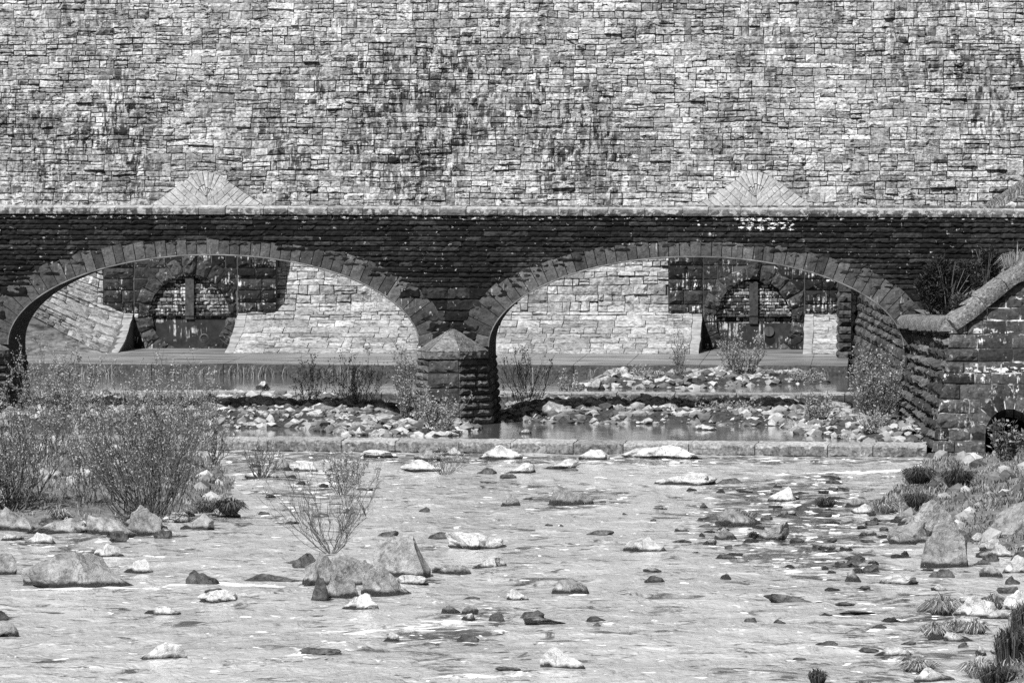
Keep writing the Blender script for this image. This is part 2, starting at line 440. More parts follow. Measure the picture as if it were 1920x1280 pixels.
# toe, in the three lengths between the outlet recesses
mt = MB(); mc = MB(); mks = []
segs = [(X0D, ports[0]['XL']), (ports[0]['XR'], ports[1]['XL']), (ports[1]['XR'], X1D)]
def dam_stone(mb, a, b, c, d, dd, rough, step):
    q = [dS(a, c), dS(b, c), dS(b, d), dS(a, d)]
    n = (q[1] - q[0]).cross(q[3] - q[0]).normalized()
    qblock(mb, q, n, dd, rough, 0.08, step, random.choice((0.004, 0.008, 0.014)), bed=random.choice((0, 0, .3, .7)))
# course levels on the toe follow the curve, so work along its arc length
zs = [ZT]; arc = [0.0]
while zs[-1] < ZW:
    z2 = zs[-1] + 0.01; arc.append(arc[-1] + math.hypot(0.01, prof(z2) - prof(zs[-1]))); zs.append(z2)
def z_at(s):
    for i in range(1, len(arc)):
        if arc[i] >= s: return zs[i - 1] + 0.01 * (s - arc[i - 1]) / max(1e-6, arc[i] - arc[i - 1])
    return zs[-1]
for (xa, xb) in segs:
    s = 0.0
    mk0, mk1 = MB(), MB()
    e0 = 0.34 if xa > X0D + 1 else 0; e1 = 0.34 if xb < X1D - 1 else 0
    while s < arc[-1] - 0.05:
        zc = z_at(s); slope = PB / HB * 2 * (1 - (zc - ZT) / HB)
        hh = U(0.15, 0.30) * math.hypot(1, max(0.1, slope)) * 0.75
        hh = min(hh, 0.8)
        s2 = min(arc[-1], s + hh)
        if arc[-1] - s2 < 0.15: s2 = arc[-1]
        z2 = z_at(s2) if s2 < arc[-1] else ZW
        if e0: dam_stone(mk0, xa, xa + e0, zc, z2, 0.02, 0.004, 0.3)
        if e1: dam_stone(mk1, xb - e1, xb, zc, z2, 0.02, 0.004, 0.3)
        x = xa + e0
        while x < xb - e1 - 0.02:
            wd = random.choice((U(0.3, .7), U(.4, 1.5)))
            if xb - e1 - x - wd < 0.3: wd = xb - e1 - x
            if random.random() < 0.3 and hh > 0.3:
                zm = z_at((s + s2) / 2)
                dam_stone(mt, x, x + wd, zc, zm, 0.05, 0.018, 0.16); dam_stone(mt, x, x + wd, zm, z2, 0.05, 0.018, 0.16)
            else: dam_stone(mt, x, x + wd, zc, z2, 0.06, 0.02, 0.16)
            x += wd
        s = s2
    mks += [q_ for q_ in (mk0, mk1) if q_.v]
    # core under the toe stones
    zz = [ZT - 1.2] + [ZT + (ZW - ZT) * k / 14 for k in range(15)]
    nx = max(2, int((xb - xa) / 0.8))
    vs = []; fs = []
    for z in zz:
        for i in range(nx + 1):
            x = xa + 0.004 + (xb - xa - 0.008) * i / nx
            q = dS(x, max(z, ZT)); vs.append(Vector((x, q.y + 0.05, q.z + min(0, z - ZT))))
    w1 = nx + 1
    for j in range(len(zz) - 1):
        for i in range(nx): fs.append((j * w1 + i, j * w1 + i + 1, (j + 1) * w1 + i + 1, (j + 1) * w1 + i))
    mc.add(vs, fs, 0)
    # cheek walls where the toe stops beside a recess
    for xc, on in ((xa, xa > X0D + 1), (xb, xb < X1D - 1)):
        if not on: continue
        vs = []
        for z in zz[1:]: vs.append(Vector((xc, YT + prof(z) - 0.03, z)))
        back = [Vector((xc, YP + 0.6, z)) for z in zz[1:]]
        m_ = len(vs)
        mc.add(vs + back, [(i, i + 1, m_ + i + 1, m_ + i) for i in range(m_ - 1)], 1)
# upper face
md = MB()
ZP0 = onY(1000, 440, YP).z
rects = []
snecked(X0D, X1D, ZW, ZTOP, rects)
for (a, b, c, d) in rects:
    skip = False
    for p in ports:
        if a > p['WL'] - .1 and b < p['WR'] + .1 and d < ZP0: skip = True
    if skip: continue
    h = d - c
    r_ = random.random()
    dd = U(0.08, 0.15) if r_ < .13 else U(0.015, 0.055)
    if h < .2: dd *= .6
    dam_stone(mt if c < ZW + 1.6 else md, a, b, c, d, dd, 0.022, 0.12)
mw = MB()
def core_strip(xa, xb, zz):
    n = max(1, int((xb - xa) / (0.5 if zz[0] < 3 else 4))); vs = []; fs = []
    for z in zz:
        for i in range(n + 1): x = xa + (xb - xa) * i / n; vs.append(Vector((x, YT + prof(z) + 0.06 + (toeadd(x, z) if z > ZT else 0), z)))
    for k in range(len(zz) - 1):
        for i in range(n): q = k * (n + 1) + i; fs.append((q, q + 1, q + n + 2, q + n + 1))
    mw.add(vs, fs, 0)
lowz = [ZW - .03 + (ZP0 - ZW + .03) * k / 8 for k in range(9)]
xx_ = X0D
for p in ports: core_strip(xx_, p['WL'] + .05, lowz); xx_ = p['WR'] - .05
core_strip(xx_, X1D, lowz)
zz = [ZP0 + k * 0.6 for k in range(int((ZTOP + 0.6 - ZP0) / 0.6) + 1)] + [22.0, 30.0, 36.0]
core_strip(X0D, X1D, zz)
mw.add([Vector((X0D, YT + prof(36.0) + .06, 36)), Vector((X1D, YT + prof(36.0) + .06, 36)), Vector((X1D, 250, 36)), Vector((X0D, 250, 36))], [(0, 1, 2, 3)], 0)
md.build('upper_masonry', M['dam'], dam)
mt.build('toe_masonry', M['toe'], dam)
for q_ in mks: q_.build('recess_edging', M['edge'], dam)
mc.build('toe_core', [M['mortar'], M['cheek']], dam)
mw.build('wall_core', M['mortar'], dam)
sw = MB(); nsx, nsz = 40, 8
for j in range(nsz + 1):
    for i in range(nsx + 1):
        x = X0D + (XLEFT + .1 - X0D) * i / nsx; f = j / nsz
        q = dS(x, ZT); zz_ = 0.9 + (q.z + .02 - 0.9) * f
        sw.v.append(Vector((x, q.y - 0.08 - (1.6 * (q.z - .9)) * (1 - f) ** 1.7, zz_)))
for j in range(nsz):
    for i in range(nsx): q = j * (nsx + 1) + i; sw.f.append((q, q + 1, q + nsx + 2, q + nsx + 1)); sw.mi.append(0)
sw.build('swept_apron', M['swept'], dam, smooth=True)

# outlets
for pi, p in enumerate(ports):
    lab = 'left outlet portal with a filled round arch and complete gate plate' if pi == 0 else 'right outlet portal with two dark round holes in its gate plate'
    po = tag(bpy.data.objects.new('outlet_portal', None), lab); COL.objects.link(po); po.parent = dam; po.location = -dam.location
    def P(px, py, dy=0.0): q = onY(px, py, YP); return Vector((q.x, q.y + dy, q.z))
    cx, cy = p['c'], p['cy']
    NF = Vector((0, -1, 0))
    # front wall with wings: courses, skipping the ring
    R0, R1 = 71, 103; pms = {k: MB() for k in ('wl', 'wr', 'cl0', 'cr0', 'cl1', 'cr1')}
    rows = []
    y = 428.0
    zfoot = 672
    while y < zfoot:
        hh = U(19, 27); rows.append((y, min(zfoot, y + hh))); y += hh
    def blk(pm, x0, x1, y0, y1, d=0.07):
        qblock(pm, [P(x0, y1), P(x1, y1), P(x1, y0), P(x0, y0)], NF, d, 0.018, 0.1, 0.13, 0.014)
    for (ya, yb) in rows:
        ym = (ya + yb) / 2
        spans = []
        if yb < 592 or ya < 575:
            yb2 = min(yb, 588)
            if yb2 - ya > 8:
                for (key_, xa, xb) in (('wl', p['wl'], p['pl']), ('wr', p['pr'], p['wr'])):
                    x = xa
                    while x < xb - 1:
                        wd = U(26, 48)
                        if xb - x - wd < 16: wd = xb - x
                        blk(pms[key_], x, x + wd, ya, yb2, 0.09); x += wd
        # centre panel outside the ring
        dy = abs(ym - cy)
        hw = math.sqrt(max(0, (R1 - 8) ** 2 - dy * dy))
        for (key_, xa, xb) in (('cl', p['pl'] + 1, cx - hw), ('cr', cx + hw, p['pr'] - 1)):
            x = xa
            while x < xb - 2:
                wd = U(22, 44)
                if xb - x - wd < 14: wd = xb - x
                blk(pms[key_ + str(int(ym > cy))], x, x + wd, ya, yb, 0.03); x += wd
    for k_, nm_ in (('wl', 'wing_masonry'), ('wr', 'wing_masonry'), ('cl0', 'panel_masonry'), ('cr0', 'panel_masonry'), ('cl1', 'panel_masonry'), ('cr1', 'panel_masonry')): pms[k_].build(nm_, M['portal'], po)
    # ring of voussoirs
    rm = MB(); nv_ = 21
    for k in range(nv_):
        a0 = -math.pi / 2 - math.pi / nv_ + 2 * math.pi * k / nv_; a1 = a0 + 2 * math.pi / nv_
        if cy + R0 * math.sin((a0 + a1) / 2) > 668: continue
        ro = R1 + U(-6, 6) + (8 if k == 0 else 0)
        lim = lambda x: min(max(x, p['pl'] + 1), p['pr'] - 1)
        R2 = R0 + U(-4, 2)
        q = [P(cx + R2 * math.cos(a0), cy + R2 * math.sin(a0)), P(cx + R2 * math.cos(a1), cy + R2 * math.sin(a1)),
             P(lim(cx + ro * math.cos(a1)), cy + ro * math.sin(a1)), P(lim(cx + ro * math.cos(a0)), cy + ro * math.sin(a0))]
        qblock(rm, q, NF, U(.04, .10) if k else 0.13, 0.03, 0.5, 0.14, 0.02, edge=.2)
    rm.build('voussoir_ring', M['ring'], po)
    # core behind, with the round opening left dark: wall of columns
    km = MB(); cols = 60
    def ring_z(px):
        d = abs(px - cx)
        return math.sqrt(max(0, (R0 + 3) ** 2 - d * d)) if d < R0 + 3 else 0
    xs = [p['wl'] + (p['wr'] - p['wl']) * i / cols for i in range(cols + 1)]
    for i in range(cols):
        a, b = xs[i], xs[i + 1]; ra, rb = ring_z(a), ring_z(b)
        yb_ = 676 if p['pl'] - 3 < (a + b) / 2 < p['pr'] + 3 else 590
        if ra == 0 and rb == 0:
            km.add([P(a, yb_, .02), P(b, yb_, .02), P(b, 428, .02), P(a, 428, .02)], [(0, 1, 2, 3)])
        else:
            km.add([P(a, cy - ra, .02), P(b, cy - rb, .02), P(b, 428, .02), P(a, 428, .02)], [(0, 1, 2, 3)])
            km.add([P(a, yb_ + 6, .02), P(b, yb_ + 6, .02), P(b, min(yb_ + 5, cy + rb), .02), P(a, min(yb_ + 5, cy + ra), .02)], [(0, 1, 2, 3)])
    # back of the opening and sides of the block
    km.add([P(cx - 90, 680, .75), P(cx + 90, 680, .75), P(cx + 90, cy - 90, .75), P(cx - 90, cy - 90, .75)], [(0, 1, 2, 3)])
    for xx in (p['wl'], p['wr']):
        km.add([P(xx, 592, 0.0), P(xx, 592, 3), P(xx, 428, 3), P(xx, 428, 0.0)], [(0, 1, 2, 3)])
    km.add([P(p['wl'], 592, 0), P(p['wr'], 592, 0), P(p['wr'], 592, .5), P(p['wl'], 592, .5)], [(0, 1, 2, 3)])
    km.build('panel_core', M['cheek'], po)
    # brick infill in the upper half
    bm_ = MB(); y = cy - 70
    gy = cy + 9
    def Q(px, py): q = P(px, py); return Vector((q.x, q.y + 0.16, q.z))
    while y < gy + 3:
        y2 = min(gy + 5, y + U(5.5, 7.5)); dy = abs((y + y2) / 2 - cy)
        hw = math.sqrt(max(0, 74 ** 2 - dy * dy)); x = cx - hw
        while x < cx + hw - 1:
            wd = U(8, 20)
            if cx + hw - x - wd < 5: wd = cx + hw - x
            qblock(bm_, [Q(x, y2), Q(x + wd, y2), Q(x + wd, y), Q(x, y)], NF, 0.03, 0.012, 0.3, 0.1, 0.008, mx=3); x += wd
        y = y2
    bm_.build('brick_infill', M['brick'], po)
    # gate plate: lower segment of the round opening, 6 cm thick
    gm = MB(); arcp = []
    for k in range(25):
        xx = cx - 73 + 146 * k / 24
        arcp.append((xx, min(672, cy + math.sqrt(max(0, 73.0 ** 2 - (xx - cx) ** 2)))))
    top = [(xx, gy) for xx, _ in arcp]
    vs = [P(a, b, .10) for a, b in arcp] + [P(a, b, .10) for a, b in top]
    vs += [v + Vector((0, .08, 0)) for v in vs]
    fs = []
    for k in range(24):
        fs.append((k, k + 1, 25 + k + 1, 25 + k)); fs.append((25 + k, 25 + k + 1, 75 + k + 1, 75 + k)); fs.append((k + 1, k, 50 + k, 50 + k + 1))
    gm.add(vs, fs)
    g = gm.build('gate', M['steel'], po)
    def disc(mb, px, py, r, dy, th, inner=0.0):
        k = 22; vs = []; fs = []
        for t in range(k):
            a = 2 * math.pi * t / k
            q = P(px + r * math.cos(a), py + r * math.sin(a), dy); vs.append(q)
        for t in range(k):
            a = 2 * math.pi * t / k
            q = P(px + (inner or r) * math.cos(a), py + (inner or r) * math.sin(a), dy - th); vs.append(q)
        fs = [(t, (t + 1) % k, k + (t + 1) % k, k + t) for t in range(k)]
        if not inner: fs.append(tuple(range(k, 2 * k)))
        else:
            for t in range(k):
                a = 2 * math.pi * t / k; vs.append(P(px + inner * math.cos(a), py + inner * math.sin(a), dy))
            fs += [(k + t, k + (t + 1) % k, 2 * k + (t + 1) % k, 2 * k + t) for t in range(k)]
        mb.add(vs, fs)
    if pi == 0:
        d_ = MB(); disc(d_, 382, 634, 9, .095, .02, 6.5); d_.build('hatch_rim', M['cheek'], po)
    else:
        d_ = MB(); disc(d_, 1443, 637, 9.5, .096, .004); d_.build('drain_hole', M['hole'], po)
        d_ = MB(); disc(d_, 1442, 621, 9.5, .096, .05); d_.build('drain_cap', M['cheek'], po)
    # post in front of the bricks
    tm = MB()
    q0, q1 = P(cx - 8, gy + 1), P(cx + 8, cy - R0 + 2)
    boxmb(tm, q0.x, q1.x, q0.y + .03, q0.y + .2, q0.z, q1.z)
    tm.build('post', M['post'], po)
    # hood: sloped gable of radiating stones over the block
    hp = [(p['wl'] - 22, 430), (p['ax'] - 108, 388), (p['ax'] - 46, 345), (p['ax'] - 26, 329), (p['ax'] - 8, 322), (p['ax'] + 10, 322), (p['ax'] + 28, 329), (p['ax'] + 50, 345), (p['ax'] + 112, 388), (p['wr'] + 28, 430)]
    yb = P(cx, 430, -0.05)
    zt_ = onY(cx, 318, 223.5).z
    pt = Vector((yb.x, YT + prof(zt_) - 0.12, zt_))
    nn = Vector((0, -(pt.z - yb.z), pt.y - yb.y)).normalized()
    HP = lambda px, py: onP(px, py, yb, nn)
    hm = MB(); vs = [HP(a, b) - nn * 0.03 for a, b in hp]; L = len(vs)
    vs += [v + Vector((0, 2.2, 0)) for v in vs]
    hm.add(vs, [tuple(range(L))] + [(i, i + 1, L + i + 1, L + i) for i in range(L - 1)])
    hm.build('hood_core', M['mortar'], po)
    hs = MB()
    def edge_at(t, side):    # point on outline at distance t (px) from apex going down a side
        pts = [(p['ax'], 321)] + ([q for q in hp[4::-1]] if side < 0 else [q for q in hp[5:]])
        for a, b in zip(pts, pts[1:]):
            l = math.hypot(b[0] - a[0], b[1] - a[1])
            if t <= l: return (a[0] + (b[0] - a[0]) * t / l, a[1] + (b[1] - a[1]) * t / l)
            t -= l
        return pts[-1]
    xm = p['ax'] + 4
    for side in (-1, 1):
        t = 40.0
        ang = math.radians(42)
        ex, ey = -side * math.cos(ang), math.sin(ang)
        while t < 235:
            t2 = t + U(10, 14)
            A, B = edge_at(t, side), edge_at(t2, side)
            def endp(Pt):
                l1 = (xm - Pt[0]) / ex; l2 = (430 - Pt[1]) / ey
                return max(2, min(l1, l2))
            la, lb = endp(A), endp(B); s = 0.0
            while s < 0.985:
                s2 = s + U(0.16, 0.5) if s > 0 else U(0.15, 0.4)
                if s2 > 0.85: s2 = 1
                q = lambda Pt, l, k: HP(Pt[0] + ex * l * k, Pt[1] + ey * l * k)
                cc = [q(B, lb, s), q(B, lb, s2), q(A, la, s2), q(A, la, s)]
                if side > 0: cc = [cc[1], cc[0], cc[3], cc[2]]
                qblock(hs, cc, nn, U(0.005, 0.04), 0.014, 0.05, 0.18, 0.007)
                s = s2
            t = t2
    # fan at the apex
    A, B = edge_at(40, -1), edge_at(40, 1)
    l = (xm - A[0]) / math.cos(math.radians(42)); mx_, my_ = xm, A[1] + l * math.sin(math.radians(42))
    rim = [edge_at(40 - 80 * k / 14, -1) if k <= 7 else edge_at(-40 + 80 * k / 14, 1) for k in range(15)]
    for k in range(7):
        a, b = rim[2 * k], rim[2 * k + 2]
        cuts = [0.0, U(.35, .55), 1.0]
        for s, s2 in zip(cuts, cuts[1:]):
            s, s2 = max(s, 0.12), s2
            W_ = lambda Pt, k_: HP(mx_ + (Pt[0] - mx_) * k_, my_ + (Pt[1] - my_) * k_)
            qblock(hs, [W_(a, s), W_(b, s), W_(b, s2), W_(a, s2)], nn, U(.01, .04), .008, .05, .25, .012)
    hs.build('hood_masonry', M['hood'], po)

# ================================================================== BRIDGE
YB, WB = 180.0, 3.9
SH = lambda v: Vector((v[0], v[1], v[2] - 0.0028 * (v[0] - X(500))))
def BP(px, py, dy=0.0): q = onY(px, py, YB); return Vector((q.x, q.y + dy, q.z))
zs0 = Zb(650)
A_, B_ = 390 / ppm(180), 171 / ppm(180)
arches = [X(400), X(1305)]
ztopB = Zb(404)
bridge = thing('bridge', 'low dark stone bridge with two wide elliptical arches across the river', 'bridge', (X(852), YB + WB / 2, 0))
XB0, XB1 = X(-420), X(2300)
sm = MB()
zr = ztopB; rows = []
while zr > Zb(668):
    big = zr < Zb(535)
    hh = U(0.26, 0.36) if big else U(0.13, 0.165)
    rows.append((zr - hh, zr)); zr -= hh
NF = Vector((0, -1, 0))
for (z0, z1) in rows:
    zm = (z0 + z1) / 2
    cutx = []
    for cx in arches:
        t = 0.32; k = (zm - zs0) / (B_ + t)
        if k < 1:
            hw = (A_ + t) * math.sqrt(1 - max(0, k) ** 2); cutx.append((cx - hw, cx + hw))
    iv = []; x = XB0
    for a, b in cutx: iv.append((x, a)); x = b
    iv.append((x, XB1))
    for (xa, xb) in iv:
        x = xa
        while x < xb - 0.02:
            wd = U(0.3, 0.9) if z1 - z0 < 0.25 else U(0.6, 1.3)
            if xb - x - wd < 0.25: wd = xb - x
            q = [SH((x, YB, z0)), SH((x + wd, YB, z0)), SH((x + wd, YB, z1)), SH((x, YB, z1))]
            qblock(sm, q, NF, U(0.025, 0.065), 0.015, 0.08, 0.09, 0.010, gx=.25, mx=10, bed=.6)
            x += wd
sm.build('spandrel_wall', M['bridge'], bridge)
# core with the arch openings
cm = MB()
xs = []
x = XB0
while x < XB1: xs.append(x); x += 0.4
for cx in arches:
    for k in range(49): xs.append(cx - (A_ + 0.02) * math.cos(math.pi * k / 48))
xs.append(XB1); xs = sorted(set(round(v, 4) for v in xs))
def intr(x):
    for cx in arches:
        d = abs(x - cx)
        if d <= A_ + 0.0201: return zs0 + (B_ + 0.02) * math.sqrt(max(0, 1 - (d / (A_ + 0.02)) ** 2)), True
    return 0.0, False
for a, b in zip(xs, xs[1:]):
    m = (a + b) / 2; inside = intr(m)[1]
    za = intr(a)[0] if inside else -0.6; zb_ = intr(b)[0] if inside else -0.6
    y0, y1 = YB + 0.02, YB + WB
    v = [SH((a, y0, za)), SH((b, y0, zb_)), SH((b, y0, ztopB)), SH((a, y0, ztopB)), SH((a, y1, za)), SH((b, y1, zb_)), SH((b, y1, ztopB)), SH((a, y1, ztopB))]
    cm.add(v, [(0, 1, 2, 3), (5, 4, 7, 6)], 0)
    cm.add(v, [(0, 4, 5, 1)], 1)
for cx in arches:
    for sgn in (-1, 1):
        xx = cx + sgn * (A_ + 0.02)
        cm.add([SH((xx, YB + .02, -.6)), SH((xx, YB + WB, -.6)), SH((xx, YB + WB, zs0)), SH((xx, YB + .02, zs0))], [(0, 1, 2, 3)], 1)
# roadway between the parapets
cm.add([SH((XB0, YB + 0.5, ztopB - 0.9)), SH((XB1, YB + 0.5, ztopB - 0.9)), SH((XB1, YB + WB - 0.5, ztopB - 0.9)), SH((XB0, YB + WB - 0.5, ztopB - 0.9))], [(0, 1, 2, 3)], 0)
cm.build('bridge_core', [M['bmortar'], M['soffit']], bridge)
pm = MB(); boxmb(pm, XB0, XB1, YB + WB - 0.42, YB + WB + 0.06, ztopB, ztopB + 0.24)
pm.build('rear_parapet', M['coping'], bridge)
# arch rings
for ai, cx in enumerate(arches):
    vm = MB(); km = MB(); nvs = 47
    ths = [math.pi * k / 720 for k in range(721)]
    arc_ = [0.0]
    for a, b in zip(ths, ths[1:]):
        arc_.append(arc_[-1] + math.hypot(A_ * (math.cos(b) - math.cos(a)), B_ * (math.sin(b) - math.sin(a))))
    def th_at(s):
        for i in range(1, 721):
            if arc_[i] >= s: return ths[i]
        return math.pi
    cuts = [0.0]
    for k in range(1, nvs): cuts.append((k + U(-.08, .08)) / nvs)
    cuts.append(1.0)
    for k in range(nvs):
        t0, t1 = th_at(cuts[k] * arc_[-1]), th_at(cuts[k + 1] * arc_[-1]); tm_ = (t0 + t1) / 2
        tk = 0.40 + 0.42 * abs(math.cos(tm_)) ** 1.6 + U(-0.03, 0.06)
        key = k == nvs // 2
        if key: tk += 0.06
        def E(t, o):
            nx, nz = math.cos(t) / A_, math.sin(t) / B_; l = math.hypot(nx, nz)
            return SH((cx + A_ * math.cos(t) + nx / l * o, YB, zs0 + B_ * math.sin(t) + nz / l * o))
        q = [E(t1, 0), E(t0, 0), E(t0, tk), E(t1, tk)]
        qblock(vm, q, NF, 0.05, 0.006, 0.5, 0.14, 0.008, edge=0.75, tl=.3)
        if key: qblock(km, [v + Vector((0, -.02, 0)) for v in q], NF, 0.05, 0.006, 0.1, 0.14, 0.0, edge=0.75, tl=.3)
    ring = vm.build('arch_ring', M['vouss'], bridge)
    km.build('keystone', M['vouss'], ring)
    # moulded arris
    rm = MB()
    pts = [SH((cx + (A_ - .01) * math.cos(t), YB - 0.05, zs0 + (B_ - .01) * math.sin(t))) for t in [math.pi * k / 60 for k in range(61)]]
    tube(rm, pts, [0.02] * 61, 6)
    rm.build('arch_arris', M['arris'], ring)
# coping
cpm = MB(); cpps = []; x = XB0
special = [(X(373), X(423)), (X(825), X(874)), (X(1280), X(1328))]
stops = sorted([v for s_ in special for v in s_] + [XB1])
zc0, zc1 = ztopB, Zb(391.5)
while x < XB1 - 0.01:
    sp = [s_ for s_ in special if abs(s_[0] - x) < 0.01]
    nxt = min(v for v in stops if v > x + 0.01)
    if sp: wd = sp[0][1] - x
    else:
        wd = U(0.7, 1.15)
        if nxt - x - wd < 0.4: wd = nxt - x
    if sp: cpps.append(MB())
    for mb, pr_ in ((cpm, 0.0),) + (((cpps[-1], 0.035),) if sp else ()):
        q = [SH((x, YB - .06 - pr_, zc0)), SH((x + wd, YB - .06 - pr_, zc0)), SH((x + wd, YB - .06 - pr_, zc1)), SH((x, YB - .06 - pr_, zc1))]
        qblock(mb, q, NF, 0.03, 0.008, 0.3, 0.12, 0.008)
        tz = zc1 + 0.01 + pr_ * .5
        q = [SH((x, YB - .07 - pr_, tz)), SH((x + wd, YB - .07 - pr_, tz)), SH((x + wd, YB + .42, tz + 0.05)), SH((x, YB + .42, tz + 0.05))]
        qblock(mb, q, (Vector((0, -0.12, 1))).normalized(), 0.025, 0.006, 0.10, 0.15, 0.006, mi=1)
    x += wd
tp = MB(); tp.v = cpm.v; tp.f = cpm.f; tp.mi = cpm.mi
tp.build('coping', [M['coping'], M['copingtop']], bridge)
for q_ in cpps: q_.build('plain_coping_slab', [M['capstone'], M['copingtop']], bridge)

# pier with its cutwater
def pier(pxl, pxr, label, offs=0.0):
    pr = tag(bpy.data.objects.new('pier', None), label); COL.objects.link(pr); pr.parent = bridge; pr.location = -bridge.location
    prm = MB(); pcore = MB()
    ztop, zbot = Zb(672), -0.1
    xc = (X(pxl) + X(pxr)) / 2; hw0 = (X(pxr) - X(pxl)) / 2
    def plan(k):      # half-hexagon nose, k=0 top .. 1 bottom
        hw = hw0 + 0.02 + 0.20 * k
        nose = 1.15 + 0.12 * k; fl = -0.62 - .06 * k; fr = 0.24 + .06 * k
        return [Vector((xc - hw, YB + 0.1, 0)), Vector((xc - hw, YB - 0.25, 0)), Vector((xc + fl, YB - nose, 0)), Vector((xc + fr, YB - nose, 0)), Vector((xc + hw, YB - 0.25, 0)), Vector((xc + hw, YB + WB - 0.05, 0))]
    z = ztop; nr = 0
    while z > zbot:
        hh = U(0.19, 0.225); z2 = z - hh; k0 = (ztop - z2) / (ztop - zbot); k1 = (ztop - z) / (ztop - zbot)
        p0, p1 = plan(k0), plan(k1)
        for i in range(5):
            a0, b0, a1, b1 = p0[i], p0[i + 1], p1[i], p1[i + 1]
            L = (b0 - a0).length; t = 0.0
            if i == 2 and nr % 2 == 1: continue
            zlo = z2
            if i == 2: zlo = z - 2 * hh; a0, b0 = plan(k0 + .05)[i], plan(k0 + .05)[i + 1]
            while t < L - 0.05:
                wd = U(0.45, 0.8)
                if i == 2: wd = L
                if L - t - wd < 0.3: wd = L - t
                s0, s1 = t / L, (t + wd) / L
                q = [a0.lerp(b0, s0), a0.lerp(b0, s1), a1.lerp(b1, s1), a1.lerp(b1, s0)]
                q[0].z = q[1].z = zlo; q[2].z = q[3].z = z
                n = (q[1] - q[0]).cross(q[3] - q[0]).normalized()
                qblock(prm, q, n, 0.06 if i != 2 else 0.04, 0.012, 0.08, 0.10, 0.010, edge=0.1)
                t += wd
        z = z2; nr += 1
    p0, p1 = plan(1), plan(0)
    vs = [Vector((v.x, v.y + .02, -0.6)) for v in p0] + [Vector((v.x, v.y + .02, ztop)) for v in p1]
    pcore.add(vs, [(i, i + 1, 7 + i, 6 + i) for i in range(5)])
    prm.build('pier_masonry', M['pier'], pr); pcore.build('pier_core', M['bmortar'], pr)
    # sloped cap
    cap = MB(); pl = [v for v in plan(0.0)][1:5]
    c = Vector((sum(v.x for v in pl) / 4, YB - .4, 0))
    base = [Vector((v.x + (0.04 if v.x > xc else -0.04), v.y - 0.05, Zb(672))) for v in pl]
    mid = [Vector((v.x, v.y, Zb(659))) for v in base]
    apex = Vector((xc - 0.03, YB - 0.02, Zb(617)))
    nst = 9; rowsv = [base, mid]
    vs = base + mid; nb = 4
    wl_, wr_ = Vector((mid[0].x, YB + .05, Zb(659))), Vector((mid[3].x, YB + .05, Zb(659)))
    allv = base + mid + [wl_, wr_, apex, Vector((wl_.x, wl_.y, Zb(672))), Vector((wr_.x, wr_.y, Zb(672)))]
    fs = [(0, 1, 5, 4), (1, 2, 6, 5), (2, 3, 7, 6), (4, 5, 10), (5, 6, 10), (6, 7, 10), (8, 4, 10), (7, 9, 10), (11, 0, 4, 8), (3, 12, 9, 7)]
    cap.add([v + Vector((0, .03, 0)) for v in allv], fs)
    for f in fs[:8]:
        pts = [allv[q_] for q_ in f]
        if len(pts) == 3: pts = [pts[0], pts[1], pts[1].lerp(pts[2], .97), pts[0].lerp(pts[2], .97)]
        n_ = (pts[1] - pts[0]).cross(pts[3] - pts[0])
        if n_.length < 1e-6: continue
        n_.normalize()
        if n_.y > 0: n_ = -n_
        qblock(cap, pts, n_, .02, .018, .05, .12, .003, edge=.6, mx=12)
    o = cap.build('pier_cap', M['piercap'], pr)
    # impost edge seen beside the cap
    im = MB()
    return pr
pier(787, 912, 'central pier with sloped pale cutwater cap')
pier(-115, 13, 'left pier partly hidden behind shrubs')

# ================================================================== RIGHT WING WALL
YC, YF = 168.0, 181.0
wing = thing('wing_wall', 'rough dark stone wing wall with rounded pale coping and culvert opening, at right end of bridge', 'retaining wall', onZ(1760, 850))
# corner line and far line
Cb, Ct = onZ(1742, 858, 0.0), onY(1783, 612, YC + 0.9)
Fb, Ft = onY(1693, 812, YF), onY(1697, 607, YF)
Cb.z = -0.2
zt = Ct.z
def sideS(u, v): return (Fb.lerp(Cb, u)).lerp(Ft.lerp(Ct, u), v)
ws = MB(); nrow = 12
nS = (Cb - Fb).cross(Ft - Fb); nS.normalize()
if nS.x > 0: nS = -nS
hs_ = [0.0]
for k in range(nrow): hs_.append(hs_[-1] + U(0.8, 1.2))
hs_ = [v / hs_[-1] for v in hs_]
for r in range(nrow):
    u = 0.0
    while u < 0.995:
        wd = U(0.07, 0.17)
        if 1 - u - wd < 0.06: wd = 1 - u
        j0, j1 = U(-.012, .012), U(-.012, .012); of = nS * U(-.05, .06)
        q = [sideS(u, hs_[r] + j0) + of, sideS(u + wd, hs_[r] + j1) + of, sideS(u + wd, hs_[r + 1] + j1) + of, sideS(u, hs_[r + 1] + j0) + of]
        qblock(ws, q, nS, U(0.07, 0.13), 0.05, 0.16, 0.13, 0.035, edge=0.1, mx=14)
        u += wd
ws.build('side_masonry', M['wside'], wing)
XR = X(2080, YC)
dX = XR - Ct.x
def topz(x):   # rises to the right after the corner
    t = max(0.0, x - Ct.x - 0.02); return zt + min(3.4, 0.77 * t)
def frontS(x, z):
    k = (z - Cb.z) / (zt - Cb.z)
    return Vector((x, Cb.y + (Ct.y - Cb.y) * k, z))
def xleft(z): return Cb.x + (Ct.x - Cb.x) * min(1.0, (z - Cb.z) / (zt - Cb.z))
nFr = Vector((0, -(zt - Cb.z), Ct.y - Cb.y)).normalized()
wf = MB(); z = Cb.z; zrow = []
cq = onY(1893, 812, YC); CX, CZ, CR = cq.x, cq.z, 44 / ppm(YC)
while z < zt + 3.2: h = U(0.29, 0.40); zrow.append((z, z + h)); z += h
